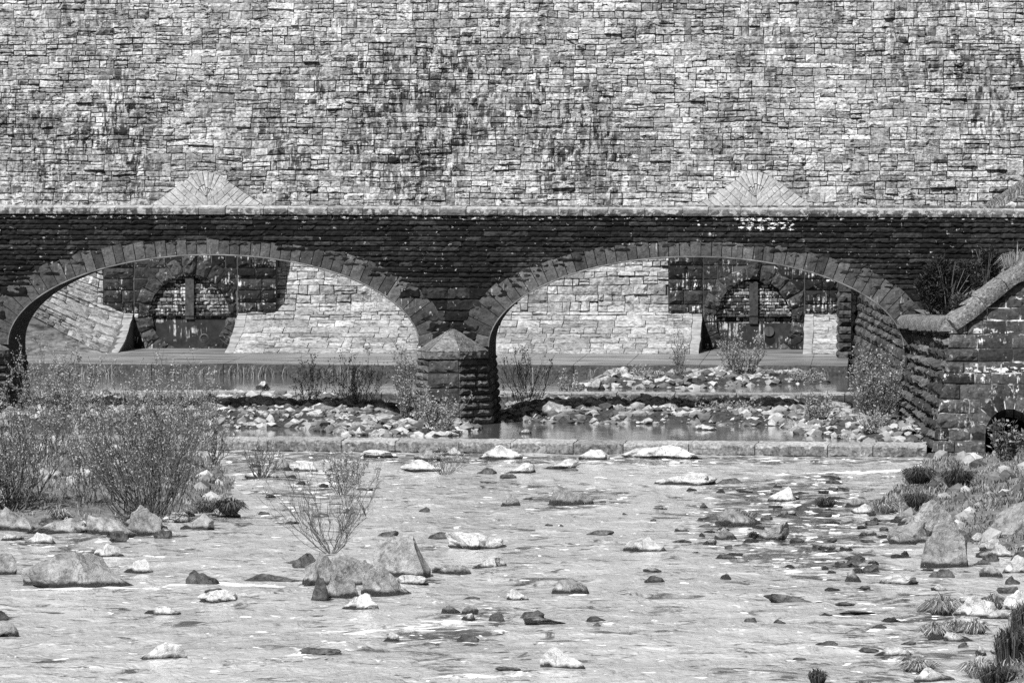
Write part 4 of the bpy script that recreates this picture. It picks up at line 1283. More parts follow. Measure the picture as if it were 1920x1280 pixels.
R_ = [
 (22, 258, 1030, 1101, 'g', 'largest grey boulder in the left shallows, broad with a cracked right end', -.08, .25),
 (-30, 33, 1036, 1078, 'g', 'grey boulder cut by the left frame edge beside the largest boulder', 0, .1),
 (172, 236, 1019, 1044, 'w', 'white wedge of rock just behind the largest grey boulder', -.1, .3),
 (230, 289, 1046, 1073, 'w', 'white triangular stone right of the largest grey boulder', .15, .4),
 (234, 314, 946, 1003, 'g', 'tall egg shaped grey boulder at the foot of the big willow', -.05, .3),
 (42, 172, 970, 1001, 'g', 'long low pale slab on the waterline left of the egg shaped boulder', .1, .2),
 (156, 246, 966, 1002, 'g', 'humped dark grey boulder leaning against the egg shaped boulder', -.05, .15),
 (188, 258, 982, 1006, 'g', 'small speckled boulder in front of the egg shaped boulder', -.1, .3),
 (-20, 84, 950, 996, 'g', 'grey boulder at the left frame edge below the willows', -.1, .2),
 (-5, 42, 999, 1012, 'w', 'flat white stone in the water at the left frame edge', 0, 0),
 (296, 353, 959, 981, 'w', 'smooth white boulder behind and right of the egg shaped boulder', 0, .1),
 (336, 400, 963, 994, 'g', 'blocky grey boulder at the tip of the left bank', .05, .15),
 (388, 448, 950, 969, 'w', 'thin pale slab under the rushes at the tip of the left bank', .1, .1),
 (118, 172, 955, 974, 'w', 'pale stone on the left bank behind the long low slab', 0, .2),
 (20, 70, 905, 940, 'g', 'pale grey boulder under the left edge willow', 0, .2),
 (60, 110, 925, 952, 'w', 'white boulder in the tussocks of the left bank', .1, .2),
 (1835, 1880, 1060, 1082, 'g', 'mottled stone below the great sloping boulder, in the shallows', 0, .2),
 (1880, 1935, 1040, 1075, 'w', 'pale block at the frame edge below the great sloping boulder', 0, .2),
 (1742, 1790, 1066, 1082, 'd', 'dark slab in the shadowed water under the tall angular boulder', 0, .1),
 (1822, 1870, 1228, 1248, 'w', 'pale stone between the pale tussock and the tall rushes', 0, .2),
 (94, 142, 878, 908, 'g', 'rounded grey boulder among the willow stems on the left bank', 0, .2),
 (345, 408, 1067, 1096, 'd', 'dark hog backed rock in the small cascade', -.12, .3),
 (455, 568, 1074, 1091, 'd', 'long dark ledge with water spilling over it in the cascade', 0, 0),
 (362, 441, 1105, 1129, 'w', 'low white rock with a dark wet rim below the cascade', .05, .2),
 (382, 425, 1102, 1112, 'd', 'dark wet rock just behind the low white one below the cascade', 0, .1),
 (270, 339, 1134, 1152, 'w', 'flat white stone alone in open water below the largest boulder', -.1, .1),
 (258, 352, 1203, 1237, 'w', 'white rock with a grey peaked crown in the lower left water', .05, .45),
 (-20, 33, 1166, 1195, 'g', 'grey speckled rock at the lower left frame edge', 0, .1),
 (-10, 15, 1144, 1161, 'd', 'dark stone at the frame edge behind the grey speckled rock', 0, .1),
 (558, 642, 1034, 1096, 'g', 'undercut rough boulder carrying the bare willow, left of its pair', -.05, .05),
 (618, 706, 1036, 1098, 'g', 'wide rough boulder carrying the bare willow, right of its pair', -.1, .15),
 (638, 710, 1112, 1143, 'w', 'white boulder in front of the willow islet', 0, .3),
 (574, 618, 1072, 1124, 'd', 'dark undercut block at the left foot of the willow islet', 0, .0),
 (608, 672, 1066, 1121, 'g', 'cleft upright block at the front of the willow islet', .05, .15),
 (676, 768, 1062, 1116, 'g', 'rough mossy shoulder of rock at the right of the willow islet', -.12, .35),
 (545, 600, 1036, 1064, 'd', 'small dark boulder perched at the left top of the willow islet', 0, .2),
 (720, 770, 1085, 1113, 'w', 'pale toe of rock at the right foot of the willow islet', -.1, .4),
 (692, 810, 1004, 1082, 'g', 'grey conical boulder rising behind the willow islet', -.12, .42),
 (732, 801, 1076, 1095, 'w', 'log shaped white stone lying against the conical boulder', .05, .0),
 (802, 886, 1057, 1077, 'g', 'low mottled slab right of the conical boulder', -.05, .1),
 (886, 951, 1042, 1064, 'w', 'white rounded rock with a dark skirt in midstream', 0, .05),
 (825, 948, 997, 1028, 'w', 'wide white boulder with grey crown in the middle of the river', -.05, .25),
 (798, 850, 996, 1009, 'd', 'flat dark stone touching the wide white boulder in midstream', 0, .1),
 (704, 747, 994, 1008, 'd', 'small dark peaked stone behind the conical boulder', .1, .3),
 (1026, 1111, 909, 946, 'g', 'dome shaped grey boulder with dark wet foot in midstream', -.05, .2),
 (939, 976, 925, 949, 'g', 'small pointed stone left of the dome shaped grey boulder', 0, .45),
 (780, 806, 949, 961, 'd', 'tiny dark stone in open water below the pier', .1, .3),
 (1024, 1104, 1082, 1114, 'g', 'moss topped boulder alone in the middle of the lower river', -.05, .35),
 (1006, 1098, 1211, 1253, 'w', 'white pyramid shaped boulder near the bottom of the river', -.1, .5),
 (1164, 1260, 1006, 1034, 'w', 'pale domed boulder with a dark left toe in the right midstream', 0, .3),
 (1221, 1343, 884, 909, 'w', 'bright white slab standing in the water below the weir', .05, .0),
 (1340, 1394, 896, 908, 'd', 'dark low stone touching the bright white slab', 0, .1),
 (1157, 1324, 832, 860, 'w', 'longest white rock lying against the weir foot', .05, .35),
 (1084, 1143, 842, 861, 'w', 'white stone at the weir foot left of the longest white rock', .05, .2),
 (896, 984, 834, 861, 'w', 'white boulder at the weir foot right below the pier', -.05, .4),
 (944, 1002, 867, 886, 'w', 'white stone with dark wet edge below the weir', .05, .2),
 (1014, 1086, 860, 878, 'w', 'white topped flat rock with a black underside below the weir', 0, 0),
 (1050, 1084, 876, 883, 'd', 'thin black stone in front of the white topped flat rock', 0, 0),
 (893, 931, 876, 889, 'd', 'dark stone left of the white stones below the weir', 0, .2),
 (935, 968, 888, 896, 'd', 'dark sliver of stone breaking the water below the white stones', .1, .1),
 (748, 833, 861, 884, 'w', 'broad white rock beside the small leafless shrub below the weir', -.1, .3),
 (673, 744, 842, 858, 'w', 'flat white rock at the weir foot, farthest left in open water', 0, .1),
 (773, 832, 842, 864, 'g', 'grey boulder at the weir foot behind the broad white rock', 0, .2),
 (828, 874, 838, 854, 'w', 'pale pointed stone at the weir foot between two boulders', 0, .4),
 (508, 548, 856, 882, 'g', 'grey boulder beside the dark shrub below the weir', 0, .2),
 (545, 598, 864, 883, 'w', 'white boulder right of the dark shrub below the weir', .1, .3),
 (458, 516, 884, 896, 'w', 'flat pale stone under the dark shrub', 0, .1),
 (948, 992, 1103, 1126, 'w', 'small rounded pale rock with grey flank left of the moss topped boulder', -.1, .3),
 (826, 864, 1132, 1150, 'g', 'left rock of a tight trio in the lower midstream', 0, .1),
 (860, 897, 1135, 1153, 'g', 'right rock of a tight trio in the lower midstream', .05, .2),
 (864, 890, 1149, 1163, 'w', 'small white stone at the front of the tight trio', 0, .2),
 (866, 900, 1118, 1126, 'd', 'dark flat stone above the tight trio', 0, .1),
 (915, 946, 1149, 1164, 'd', 'dark round stone right of the tight trio', .05, .2),
 (968, 1022, 1142, 1161, 'd', 'dark wedge of rock behind a pale slab in the lower midstream', .1, .2),
 (982, 1060, 1155, 1169, 'g', 'flat pale slab in front of the dark wedge', -.1, .1),
 (1099, 1140, 1154, 1164, 'd', 'dark flat stone with a smaller one below it, lower midstream', 0, .1),
 (1110, 1130, 1166, 1175, 'd', 'smallest dark stone below the dark flat one', 0, .2),
 (855, 898, 1189, 1204, 'd', 'dark mottled stone in the white riffle', 0, .1),
 (716, 750, 1184, 1201, 'w', 'small white stone in the left riffle', .1, .4),
 (1204, 1240, 1061, 1073, 'w', 'small pale cap of rock with dark right end', 0, .2),
 (1207, 1248, 1079, 1091, 'd', 'dark stone just below the small pale cap of rock', 0, .1),
 (1098, 1150, 993, 1003, 'd', 'flat dark stone left of the pale domed boulder', 0, 0),
 (928, 976, 1249, 1256, 'd', 'flat black stone in the foam at the bottom', 0, 0),
 (560, 640, 1213, 1228, 'd', 'long black stone in the lower left riffle', 0, 0),
 (1722, 1818, 978, 1064, 'g', 'tall angular dark faced boulder on the right waterline', -.03, .12, 0.0, None, .75, None, 4, 9, .9),
 (1686, 1830, 938, 1004, 'g', 'wide pale domed boulder behind the tall angular one', 0, .25),
 (1850, 1990, 925, 1012, 'g', 'great sloping boulder at the right frame edge', .15, .3),
 (1660, 1742, 975, 1018, 'g', 'low mottled boulder left of the tall angular one', .1, .2),
 (1846, 1922, 982, 1008, 'g', 'flat slab in front of the great sloping boulder', 0, .1),
 (1854, 1905, 1020, 1044, 'w', 'pale stone in the shallows below the great sloping boulder', 0, .2),
 (1815, 1850, 998, 1016, 'w', 'small white stone between the tall boulder and the right slab', .1, .2),
 (1436, 1497, 911, 939, 'w', 'pale triangular rock with sharp peak in the right rapids', .1, .5),
 (1340, 1432, 952, 986, 'g', 'broad grass grown boulder in the right rapids', 0, .25),
 (1338, 1382, 988, 1013, 'g', 'small grassy boulder in front of the broad grass grown one', 0, .3),
 (1416, 1476, 977, 1013, 'g', 'tilted slab leaning in the right rapids', .25, .3),
 (1645, 1722, 1074, 1096, 'w', 'smooth white boulder left of the pale tussocks', .1, .2),
 (1584, 1617, 1067, 1090, 'g', 'small round grey rock left of the smooth white boulder', 0, .2),
 (1786, 1878, 1115, 1157, 'w', 'white wedge boulder between two shaggy tussocks', .0, .35),
 (1875, 1960, 1105, 1146, 'w', 'pale boulder cut by the right frame edge beside the tussocks', .1, .3),
 (1768, 1827, 1183, 1202, 'w', 'white stone below the row of pale tussocks', 0, .2),
 (1640, 1713, 1211, 1230, 'w', 'long white rock in the lower right water', .1, .3),
 (1714, 1790, 1250, 1277, 'w', 'white rock between tussocks at the bottom right', -.1, .3),
 (1592, 1640, 943, 963, 'w', 'pale flat rock beside the pale tuft in the right rapids', 0, .1),
 (1584, 1628, 1047, 1062, 'd', 'dark wet rock standing in the right rapids', 0, .3),
 (1612, 1650, 1056, 1072, 'd', 'dark split rock right beside the wet one in the rapids', .1, .1),
 (1442, 1526, 1111, 1129, 'd', 'dark mossy low rock with a pale tip, right midstream', -.3, .3),
 (1350, 1372, 1074, 1086, 'g', 'small mottled stone alone in the right midstream', 0, .3),
 (1394, 1420, 1157, 1167, 'd', 'dark stone left of a close pair in the lower right', -.1, .2),
 (1450, 1474, 1160, 1168, 'd', 'dark stone, right of a close pair in the lower right', 0, .2),
 (1566, 1640, 1143, 1150, 'd', 'thin dark bar of rock in the lower right water', 0, 0),
]
for r in R_: rock_px(*r)

# small stones scattered through the rapids
def scatter(n, poly, ws, hs, tones, label, group, z0=0.0, name='river_stone'):
    k = 0; xs = [p[0] for p in poly]; ys = [p[1] for p in poly]; tries = 0
    while k < n and tries < 9000:
        tries += 1
        x, y = U(min(xs), max(xs)), U(min(ys), max(ys))
        if not inside((x, y), poly): continue
        s = (y - 250) / 800
        wd = U(*ws) * s; t = random.choice(tones)
        lab = {'d': 'dark wet', 'w': 'pale', 'g': 'grey'}[t] + ' ' + label
        rock_px(x - wd / 2, x + wd / 2, y - max(U(*hs) * s, 3.0), y, t, lab, U(-.1, .1), U(0, .3), z0, name, 0.6, {'d': 'dark', 'w': 'pale', 'g': 'grey'}[t] + ' ' + group, 3, 8, 1.7)
        k += 1
scatter(84, [(1290, 905), (1640, 880), (1650, 960), (1700, 1040), (1760, 1075), (1500, 1075), (1290, 1040), (1230, 960)], (14, 46), (4, 11), 'dddggw', 'low stone breaking the surface of the right rapids', 'stones breaking the right rapids')
scatter(12, [(1560, 1090), (1740, 1100), (1720, 1240), (1480, 1250), (1540, 1150)], (14, 40), (4, 9), 'ddg', 'low stone in the lower right shallows', 'stones in the lower right shallows')
scatter(9, [(1000, 900), (1250, 920), (1250, 1000), (960, 1000)], (10, 24), (3, 6), 'd', 'stone just breaking the open middle water', 'stones in the open middle water')
scatter(14, [(430, 870), (720, 880), (720, 960), (480, 990), (450, 920)], (16, 40), (5, 12), 'dwwg', 'stone in the shallows beside the willow bank', 'stones beside the willow bank')
scatter(16, [(1600, 930), (1690, 900), (1690, 960), (1740, 1000), (1860, 1015), (1930, 1000), (1930, 1060), (1720, 1030), (1620, 1000)], (26, 74), (10, 26), 'wgggd', 'rounded stone along the edge of the right bank', 'stones along the edge of the right bank')
scatter(13, [(-10, 975), (230, 985), (420, 945), (460, 975), (330, 1012), (-10, 1022)], (26, 66), (10, 24), 'wggd', 'rounded stone at the foot of the left bank', 'stones at the foot of the left bank')
scatter(14, [(1740, 1105), (1930, 1090), (1930, 1280), (1760, 1262)], (18, 56), (7, 18), 'wwgd', 'stone among the tussocks of the lower right shore', 'stones among the lower right tussocks')
scatter(9, [(1830, 1015), (1930, 1030), (1930, 1090), (1840, 1060)], (18, 50), (8, 18), 'wgd', 'stone at the foot of the right bank', 'stones at the foot of the right bank')

def heap(n, samp, hf, wmin, wmax, label, group, seed0, tone='heap_rock'):
    for k in range(n):
        x, y = samp(); wd = U(wmin, wmax)
        put_rock('heap_stone', x, y, hf(x, y) - .03, wd, wd * U(.6, .9), wd * U(.12, .34), M[tone], seed0 + k, label, group, U(-.1, .1), U(0, .3), 3, U(0, 6), 'stone', 8, 1.7)
heap(36, hsL, heapL, .4, 1.1, 'angular stone in the heap under the left arch', 'stones heaped under the left arch', 20000)
heap(26, hsF, heapF, .4, 1.0, 'flat pale stone in the heap behind the weir, before the pier', 'stones heaped before the pier', 21000)
heap(52, hsR, heapR, .4, 1.1, 'angular stone in the heap under the right arch', 'stones heaped under the right arch', 22000)
heap(22, hsU, heapU, .4, 1.0, 'stone in the far heap before the right outlet', 'stones heaped before the right outlet', 23000)
rock_px(1385, 1520, 762, 786, 'w', 'long white flat slab topping the heap under the right arch', .1, .2, 0.35)
rock_px(1098, 1135, 708, 730, 'g', 'dark grey wedge on the far heap beside the apron', .2, .4, 0.62)
rock_px(1300, 1345, 795, 806, 'w', 'small white stone in the still pool below the right heap', 0, .3, 0.3)
rock_px(972, 996, 804, 813, 'w', 'pale stone alone in the still pool beside the pier', 0, .2, 0.3)
rock_px(478, 506, 714, 726, 'w', 'lone white stone on the sill under the left arch', .2, .3, 0.66)
# the small fill between the heaped stones
fm = MB()
for samp, hf, cnt in ((hsL, heapL, 2800), (hsF, heapF, 1200), (hsR, heapR, 3800), (hsU, heapU, 800)):
    for k in range(cnt):
        x, y = samp(); wd = U(.08, .22) if random.random() < .6 else U(.2, .55); vs, fs = rock_verts(k % 60 + 400, wd, wd * U(.5, .9), wd * U(.18, .4), 0, .1, 1, 7, 2.0)
        a = U(0, 6); c, s = math.cos(a), math.sin(a); z = hf(x, y)
        fm.add([Vector((v.x * c - v.y * s + x, v.x * s + v.y * c + y, v.z + z)) for v in vs], fs)
n = N('rubble_fill'); c = n.add(.05, n.mul(n.math('POWER', n.rpi(), 1.5), .40)); c = n.mul(c, n.rng(n.noise(6, 5, .7), .3, .7, .6, 1.25))
M['fill'] = n.finish(c, .9, n.noise(14, 5, .7), .6, .04)
tag(fm.build('rubble', M['fill']), 'loose small rubble filling the gaps of the stone heaps', None, None, 'stuff')
# cobbles on the two banks
fm = MB()
for samp, hf, cnt in ((rsamp, rbank, 200), (lsamp, lbank, 160), (rsamp2, rbank2, 50)):
    for k in range(cnt):
        x, y = samp(); wd = U(.12, .5); vs, fs = rock_verts(k % 60 + 500, wd, wd * .8, wd * .5, 0, .1, 1, 7, 1.3)
        z = hf(x, y); fm.add([Vector((v.x + x, v.y + y, v.z + z)) for v in vs], fs)
tag(fm.build('cobbles', M['fill']), 'loose pale cobbles lying in the grass of both banks', None, None, 'stuff')

# ================================================================== PLANTS
def leaf(mb, p, l, wd, d=None):
    d = d or Vector((U(-1, 1), U(-1, 1), U(-.3, 1))).normalized()
    s = d.cross(Vector((U(-1, 1), U(-1, 1), U(-1, 1)))); s.normalize()
    mb.add([p, p + d * l * .5 + s * wd * .5, p + d * l, p + d * l * .5 - s * wd * .5], [(0, 1, 2, 3)])
def shrub(px0, px1, ytop, ybase, label, z0=0.0, nst=26, leaves=1500, lsize=.07, stem_r=.014, flat=.7, mat='leaf', smat='stem', lowleaf=.35, name='willow_shrub', group=None, twigs=7, xb=None, spread=.3, zg=None, cat='shrub'):
    xb = xb if xb is not None else (px0 + px1) / 2
    b = onZ(xb, ybase, z0); k = ppm(b.y)
    if zg is not None: b.z = zg
    h = (ybase - ytop) / k; wl = (xb - px0) / k; wr = (px1 - xb) / k
    t = thing(name, label, cat, b, group)
    sm_, lm = MB(), MB(); tips = []
    for s in range(nst):
        a = U(0, 2 * math.pi); r = math.sqrt(U(0, 1))
        dx = math.cos(a) * r; dx = dx * (wr if dx > 0 else wl); dy = math.sin(a) * r * (wl + wr) / 2 * flat
        hh = h * (1 - .35 * r * r) * U(.58, 1.08)
        base = b + Vector((dx * spread * U(.3, 1), dy * spread, -.03))
        tip = b + Vector((dx * .9, dy * .9, hh))
        mid = base.lerp(tip, .5) + Vector((dx * .12, dy * .12, -.04 * h)) + Vector((U(-.06, .06), U(-.06, .06), 0)) * h
        pts = []
        wob = Vector((U(-1, 1), U(-1, 1), 0)) * .04 * h
        for q in range(9):
            f = q / 8; p = base.lerp(mid, f).lerp(mid.lerp(tip, f), f) + wob * math.sin(f * 7 + s) * f + Vector((U(-1, 1), U(-1, 1), U(-.4, .4))) * .03 * h * (0 < q < 8); pts.append(p)
        rr = stem_r * U(.6, 1.3)
        tube(sm_, pts, [rr * (1 - .75 * q / 8) for q in range(9)], 3)
        for _ in range(twigs):
            f = U(.22, .98); i = min(7, int(f * 8)); p = pts[i].lerp(pts[i + 1], f * 8 - i)
            dr = (pts[i + 1] - pts[i]).normalized() + Vector((U(-1, 1), U(-1, 1), U(-.1, .7))) * .75; dr.normalize()
            ln = h * U(.10, .26) * (1.15 - f * .5); q2 = [p]
            for e in range(3):
                dr = (dr + Vector((U(-.3, .3), U(-.3, .3), U(-.05, .3)))).normalized(); q2.append(q2[-1] + dr * ln / 3)
            tube(sm_, q2, [rr * .5, rr * .4, rr * .3, rr * .2], 3)
            tips.append((f, q2))
    for _ in range(leaves):
        f, q2 = random.choice(tips)
        if random.random() > lowleaf + (1 - lowleaf) * f: continue
        i = random.randrange(3); p = q2[i].lerp(q2[i + 1], U(0, 1)) + Vector((U(-1, 1), U(-1, 1), U(-1, 1))) * .04
        leaf(lm, p, lsize * U(.6, 1.4), lsize * U(.35, .7))
    sm_.build('stems', M[smat], t)
    if lm.v: lm.build('foliage', M[mat], t)
    return t

def H(f, px, py, z=0.0): q = onZ(px, py, z); return f(q.x, q.y)
shrub(120, 445, 680, 962, 'largest willow shrub, dense dark stems and pale leaf tips, on the left bank', z0=.2, nst=80, leaves=9500, lsize=.052, stem_r=.013, xb=280, smat='darkstem', twigs=13, spread=.45, lowleaf=.12)
shrub(85, 245, 765, 950, 'mid sized willow filling the gap between the left edge shrub and the largest one', z0=.2, nst=26, leaves=1500, stem_r=.010, twigs=10, spread=.5, lowleaf=.15)
shrub(-70, 150, 730, 958, 'tall willow shrub with a few thick stems at the left frame edge', z0=.2, nst=36, leaves=4200, lsize=.052, stem_r=.02, smat='darkstem', xb=20, twigs=10, lowleaf=.2)
shrub(-60, 240, 630, 880, 'pale leafy willow behind the left edge shrub, reaching the bridge pier', z0=.2, nst=46, leaves=9500, lsize=.052, stem_r=.011, xb=80, twigs=10, lowleaf=.3)
shrub(170, 440, 655, 868, 'pale leafy willow behind the largest one, below the left outlet', z0=.2, nst=40, leaves=7800, lsize=.052, stem_r=.011, xb=320, twigs=10, lowleaf=.3)
shrub(-30, 62, 648, 745, 'dark leafed willow at the foot of the left pier', z0=.35, nst=22, leaves=1700, mat='laurel')
shrub(60, 200, 655, 790, 'leafy willow under the left arch beside the pier', z0=.35, nst=26, leaves=3600, lowleaf=.35)
shrub(355, 450, 740, 868, 'thin open willow with bare stems right of the largest one', z0=.1, nst=16, leaves=700, xb=400, stem_r=.014)
shrub(440, 540, 812, 893, 'low dark leafless shrub on the stones below the weir', z0=.1, nst=26, leaves=260, xb=488, stem_r=.013)
shrub(535, 620, 655, 770, 'slender willow with fine stems under the left arch', z0=.4, nst=16, leaves=700, xb=575, stem_r=.008, twigs=11)
shrub(605, 740, 650, 772, 'thicket of dark fine stems left of the central pier', z0=.4, nst=42, leaves=1100, xb=668, stem_r=.007, twigs=12)
shrub(728, 800, 640, 798, 'upright pale willow against the left side of the central pier', z0=.35, nst=28, leaves=1700, stem_r=.011)
shrub(778, 890, 715, 812, 'low leafy willow in front of the central pier foot', z0=.35, nst=34, leaves=2300, xb=815, stem_r=.011)
shrub(928, 1048, 632, 772, 'open bare stemmed willow right of the central pier', z0=.45, nst=22, leaves=550, xb=984, stem_r=.010, twigs=11)
shrub(1030, 1105, 694, 748, 'low pale leafy bush between the right heaps', z0=.5, nst=22, leaves=1000, stem_r=.01)
shrub(1250, 1292, 615, 716, 'tall thin willow standing left of the right outlet', z0=.75, nst=15, leaves=380, stem_r=.012)
shrub(1335, 1446, 606, 708, 'bright leafy willow in front of the right outlet gate', z0=.75, nst=34, leaves=2600, stem_r=.011, lowleaf=.4)
shrub(1575, 1712, 640, 800, 'full rounded willow at the right end of the right arch', z0=.45, nst=60, leaves=4600, xb=1640, lowleaf=.35)
shrub(1490, 1580, 736, 792, 'low leafy willow on the right heap', z0=.5, nst=26, leaves=1200, stem_r=.012)
shrub(1590, 1700, 765, 812, 'low weedy bush below the full rounded willow', z0=.45, nst=26, leaves=1300, stem_r=.01, lowleaf=.5)
shrub(1140, 1260, 684, 716, 'low pale weeds along the apron foot', z0=.7, nst=30, leaves=1400, stem_r=.008, lowleaf=.6, name='weed_clump', cat='weeds')
shrub(1450, 1560, 690, 716, 'low weeds at the apron foot beside the rear wall', z0=.7, nst=22, leaves=900, stem_r=.008, lowleaf=.6, name='weed_clump', cat='weeds')
shrub(1290, 1440, 745, 772, 'low weeds along the sill under the right arch', z0=.55, nst=30, leaves=900, stem_r=.008, lowleaf=.6, name='weed_clump', cat='weeds')
shrub(455, 735, 842, 1046, 'bare willow with upswept thin stems growing on the islet boulders', z0=.3, nst=27, leaves=260, stem_r=.009, xb=622, twigs=15, spread=.10, lowleaf=.5, zg=.42)
shrub(585, 700, 836, 925, 'pale leafy willow behind the islet willow', z0=.1, nst=24, leaves=1600, xb=640, stem_r=.010)
shrub(795, 905, 836, 887, 'small leafless shrub on the white rocks below the weir', z0=.15, nst=20, leaves=300, xb=832, stem_r=.009)
shrub(1848, 1925, 786, 868, 'dark glossy leafed bush in front of the culvert', z0=.3, nst=24, leaves=700, lsize=.13, mat='laurel', name='laurel_bush', lowleaf=.7)
# gorse on the slope behind the wing wall
def gorse(px0, px1, yt, yb, Y, label, n=9500, mat='gorse'):
    b = onY((px0 + px1) / 2, yb, Y); k = ppm(Y); t = thing('gorse_bush', label, 'bush', b)
    sm_, lm = MB(), MB(); hw, h = (px1 - px0) / 2 / k, (yb - yt) / k
    cl = [(U(-.75, .75), U(.1, .72), U(.14, .34)) for _ in range(22)]
    for s in range(30):
        tp = b + Vector((U(-hw, hw) * .7, U(-.5, .5), h * U(.4, .85))); tube(sm_, [b + Vector((U(-.3, .3) * hw, 0, -.1)), b.lerp(tp, .5) + Vector((0, 0, .1)), tp], [.02, .014, .006], 3)
    for _ in range(n):
        c = random.choice(cl); v = Vector((random.gauss(0, 1), random.gauss(0, 1), random.gauss(0, 1))); v.normalize(); v *= c[2] * U(.55, 1.0)
        p = b + Vector(((c[0] + v.x) * hw, v.y * hw * .8, max(0, (c[1] + v.z * .75)) * h))
        leaf(lm, p, U(.07, .2), U(.02, .05), (Vector((v.x * .6, v.y * .6, abs(v.z) + .4)) + Vector((U(-.8, .8), U(-.8, .8), U(-.5, .6)))).normalized())
    sm_.build('stems', M['stem'], t); lm.build('foliage', M[mat], t)
gorse(1710, 1850, 468, 590, 176.5, 'dark gorse bush against the bridge, behind the wing wall')
gorse(1820, 1880, 450, 545, 177.5, 'smaller dark gorse bush higher on the bank slope', 2600)
gorse(1775, 1870, 548, 600, 171.0, 'low grey heather clump along the wing wall coping', 2600, 'rush')

def tuft(px, py, wpx, hpx, label, mat='grass', n=260, z0=0.0, group=None, name='grass_tussock', lean=1.0, zg=None, bw=.013):
    b = onZ(px, py, z0) if zg is None else onY(px, py, zg); k = ppm(b.y); w_, h = wpx / 2 / k, hpx / k
    mb = MB()
    for _ in range(n):
        a = U(0, 2 * math.pi); r = math.sqrt(U(0, 1)); o = Vector((math.cos(a) * r * w_ * .42, math.sin(a) * r * w_ * .42, -.02))
        d = Vector((math.cos(a) * r, math.sin(a) * r, 0)); ln = h * U(.6, 1.15)
        p0 = b + o; ln *= 1 - .25 * r * lean; p1 = p0 + Vector((0, 0, ln * .72)) + d * w_ * .38 * lean; p2 = p0 + Vector((0, 0, ln * (1 - .62 * r * lean))) + d * w_ * .85 * lean + Vector((U(-.05, .05), U(-.05, .05), 0))
        s = Vector((U(-1, 1), U(-1, 1), 0)).normalized() * bw * U(.6, 1.3)
        mb.add([p0 - s, p0 + s, p1 + s * .8, p1 - s * .8, p2], [(0, 1, 2, 3), (3, 2, 4)])
    return tag(mb.build(name, M[mat], origin=b), label, 'tussock', group)
tuft(1722, 905, 80, 44, 'dark rush tussock on the right bank just below the weir end', 'rush', 420, .1)
tuft(1795, 912, 80, 50, 'dark rush tussock in the middle of the right bank grass', 'rush', 420, .2)
tuft(1655, 960, 60, 40, 'pale tuft with drooping blades at the edge of the right rapids', 'palegrass', 260, .05)
tuft(1720, 950, 70, 42, 'grey rush tussock behind the wide domed boulder', 'rush', 260, .1)
tuft(1548, 950, 56, 26, 'dark mat of rush in the right rapids', 'rush', 240)
tuft(1385, 978, 90, 32, 'dry grass cap on the broad boulder in the right rapids', 'grass', 300, .05)
tuft(1412, 1012, 26, 24, 'small dark rush tuft beside the tilted slab', 'rush', 100)
tuft(1712, 1000, 46, 34, 'dark leafy tuft left of the tall angular boulder', 'rush', 180, .1)
tuft(1766, 1152, 80, 52, 'shaggy pale tussock left of the white wedge boulder', 'palegrass', 460, 0, lean=1.2)
tuft(1862, 1142, 56, 40, 'shaggy tussock right of the white wedge boulder', 'grass', 280, 0, lean=1.2)
tuft(1752, 1194, 62, 44, 'pale tussock, left end of the row above the white stone', 'palegrass', 320, lean=1.2)
tuft(1790, 1186, 56, 40, 'pale tussock in the middle of the row above the white stone', 'palegrass', 300, lean=1.2)
tuft(1828, 1190, 56, 44, 'pale tussock, right end of the row above the white stone', 'palegrass', 300, lean=1.2)
tuft(1722, 1258, 90, 36, 'spreading pale tussock behind the bottom right white rock', 'palegrass', 360, lean=1.2)
tuft(1838, 1268, 80, 50, 'pale tussock under the tall dark rushes', 'palegrass', 340, lean=1.2)
tuft(1898, 1258, 110, 110, 'tall dark rushes at the lower right frame edge', 'rush', 520, lean=.6)
tuft(1925, 1200, 90, 90, 'dark rushes on the right edge above the tallest ones', 'rush', 420, lean=.6)
tuft(1870, 1290, 110, 60, 'dark rushes along the bottom right corner', 'rush', 420, lean=.7)
tuft(1532, 1282, 48, 40, 'isolated dark rush tuft at the bottom of the river', 'rush', 240, lean=.8)
tuft(1620, 1295, 50, 30, 'pale reed tuft at the bottom edge right of the isolated rush', 'grass', 140)
tuft(1065, 1101, 60, 18, 'moss and grass cap on the midstream boulder', 'rush', 220, .1)
tuft(78, 950, 66, 42, 'shaggy pale tussock on the left bank between the willows', 'palegrass', 340, .2, lean=1.2)
tuft(110, 972, 44, 34, 'pale tussock above the long low slab on the left bank', 'palegrass', 220, .1, lean=1.2)
tuft(88, 925, 50, 36, 'grey tussock higher on the left bank', 'grass', 240, .3)
tuft(430, 962, 60, 44, 'drooping dark rushes at the tip of the left bank', 'rush', 300, .1, lean=1.3)
tuft(385, 958, 60, 34, 'pale tussock beside the drooping rushes', 'grass', 240, .1, lean=1.2)
b_ = onY(1900, 520, 169.8)
tuft(1905, 516, 70, 66, 'spiky pale grass tuft above the rising coping', 'palegrass', 260, zg=169.8, lean=1.0, bw=.009)
tuft(1835, 585, 70, 22, 'grey grass strip behind the rising coping', 'grass', 260, zg=170.2)

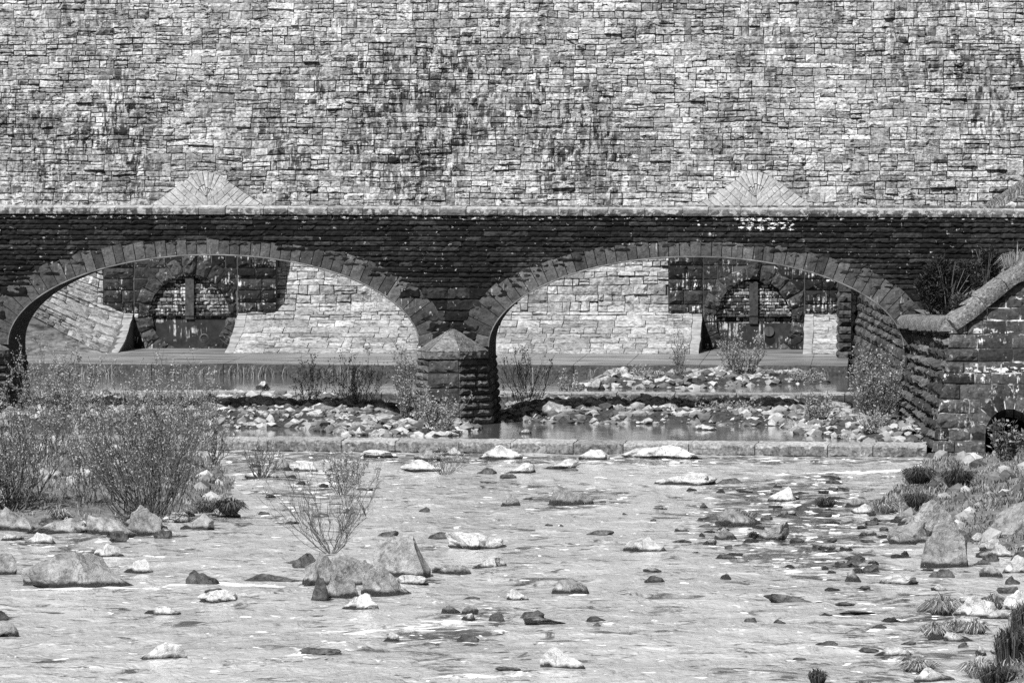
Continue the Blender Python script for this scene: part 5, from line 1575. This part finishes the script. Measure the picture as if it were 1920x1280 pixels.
# ground cover
def cover(name, samp, hf, n, hmin, hmax, mats, label):
    mb = MB()
    for _ in range(n):
        x, y = samp(); z = hf(x, y)
        k = mnoise.noise(Vector((x * .6, y * .6, 5)))
        if k < -.25 and random.random() < .6: continue
        if 'weeds' in name and (k < -.05 or mnoise.noise(Vector((x * 1.9, y, 3))) < -.1): continue
        ln = U(hmin, hmax) * (1 + .8 * k); a = U(0, 6.28); d = Vector((math.cos(a), math.sin(a), 0)); s = Vector((-d.y, d.x, 0)) * .012
        p0 = Vector((x, y, z - .02)); p1 = p0 + Vector((0, 0, ln * .6)) + d * ln * .2; p2 = p0 + Vector((0, 0, ln * .85)) + d * ln * .6
        mb.add([p0 - s, p0 + s, p1 + s, p1 - s, p2], [(0, 1, 2, 3), (3, 2, 4)], min(len(mats) - 1, 2 if mnoise.noise(Vector((x * 1.1, y * 1.1, 2))) + U(-.15, .15) > .22 else (0 if k > -.1 else 1)))
    tag(mb.build(name, mats), label, None, None, 'stuff')
cover('grass', rsamp, rbank, 22000, .05, .17, [M['grass'], M['palegrass'], M['rush']], 'rough dry grass covering the right bank')
cover('shore_grass', rsamp2, rbank2, 3500, .10, .3, [M['grass'], M['palegrass']], 'rough grass on the lower right shore')
cover('bank_grass', lsamp, lbank, 12000, .06, .2, [M['grass'], M['palegrass'], M['rush']], 'rough dry grass under the left willows')
def hill_s():
    return X(1840, 205) + U(0, 6), U(196, 204)
def hill_h(x, y): return onY(1840, 391, 205).z - .2 + (x - X(1840, 205)) * .7
cover('hillside_grass', hill_s, hill_h, 5000, .1, .35, [M['grass'], M['palegrass']], 'rough grass on the slope over the right parapet')

def strip(x0, x1, y0, y1):
    return lambda: (U(X(x0, y0), X(x1, y0)), U(y0, y1))
cover('foot_weeds', strip(-100, 1575, 205.6, 206.9), lambda x, y: .62, 3600, .12, .42, [M['grass'], M['leaf'], M['rush']], 'low weeds growing along the foot of the apron')
cover('sill_weeds', strip(-100, 1600, 190.0, 190.9), lambda x, y: .32, 3000, .1, .34, [M['grass'], M['leaf'], M['rush']], 'low weeds growing against the sill under the arches')

# valley sides beyond the frame, so that the place goes on past its edges
def valley(name, xf, sgn, y0, y1, slope, base):
    mb = MB(); ny, nt_ = 50, 34
    for j in range(ny + 1):
        y = y0 + (y1 - y0) * j / ny; xe = xf(y)
        for i in range(nt_ + 1):
            t = (i / nt_) ** 1.6 * 130
            mb.v.append((xe + sgn * t, y, base + slope * t * min(1, .35 + t / 25) + .5 * mnoise.fractal(Vector((t * .15, y * .15, 3)), 1, 2, 4) * min(1, t / 3)))
    w_ = nt_ + 1
    for j in range(ny):
        for i in range(nt_):
            q = j * w_ + i; mb.f.append((q, q + 1, q + w_ + 1, q + w_)); mb.mi.append(0)
    tag(mb.build(name, M['soil'], smooth=True), None, None, None, 'structure')
edge = lambda px, d: (lambda y: onY(px, 700, y).x + d)
valley('hillside_slope', edge(-20, -5.5), -1, 80, 262, .32, -.15)
valley('hillside_slope', lambda y: max(edge(1940, 1.5)(y), XR - .3 if y > 165 else -99), 1, 80, 262, .34, .25)
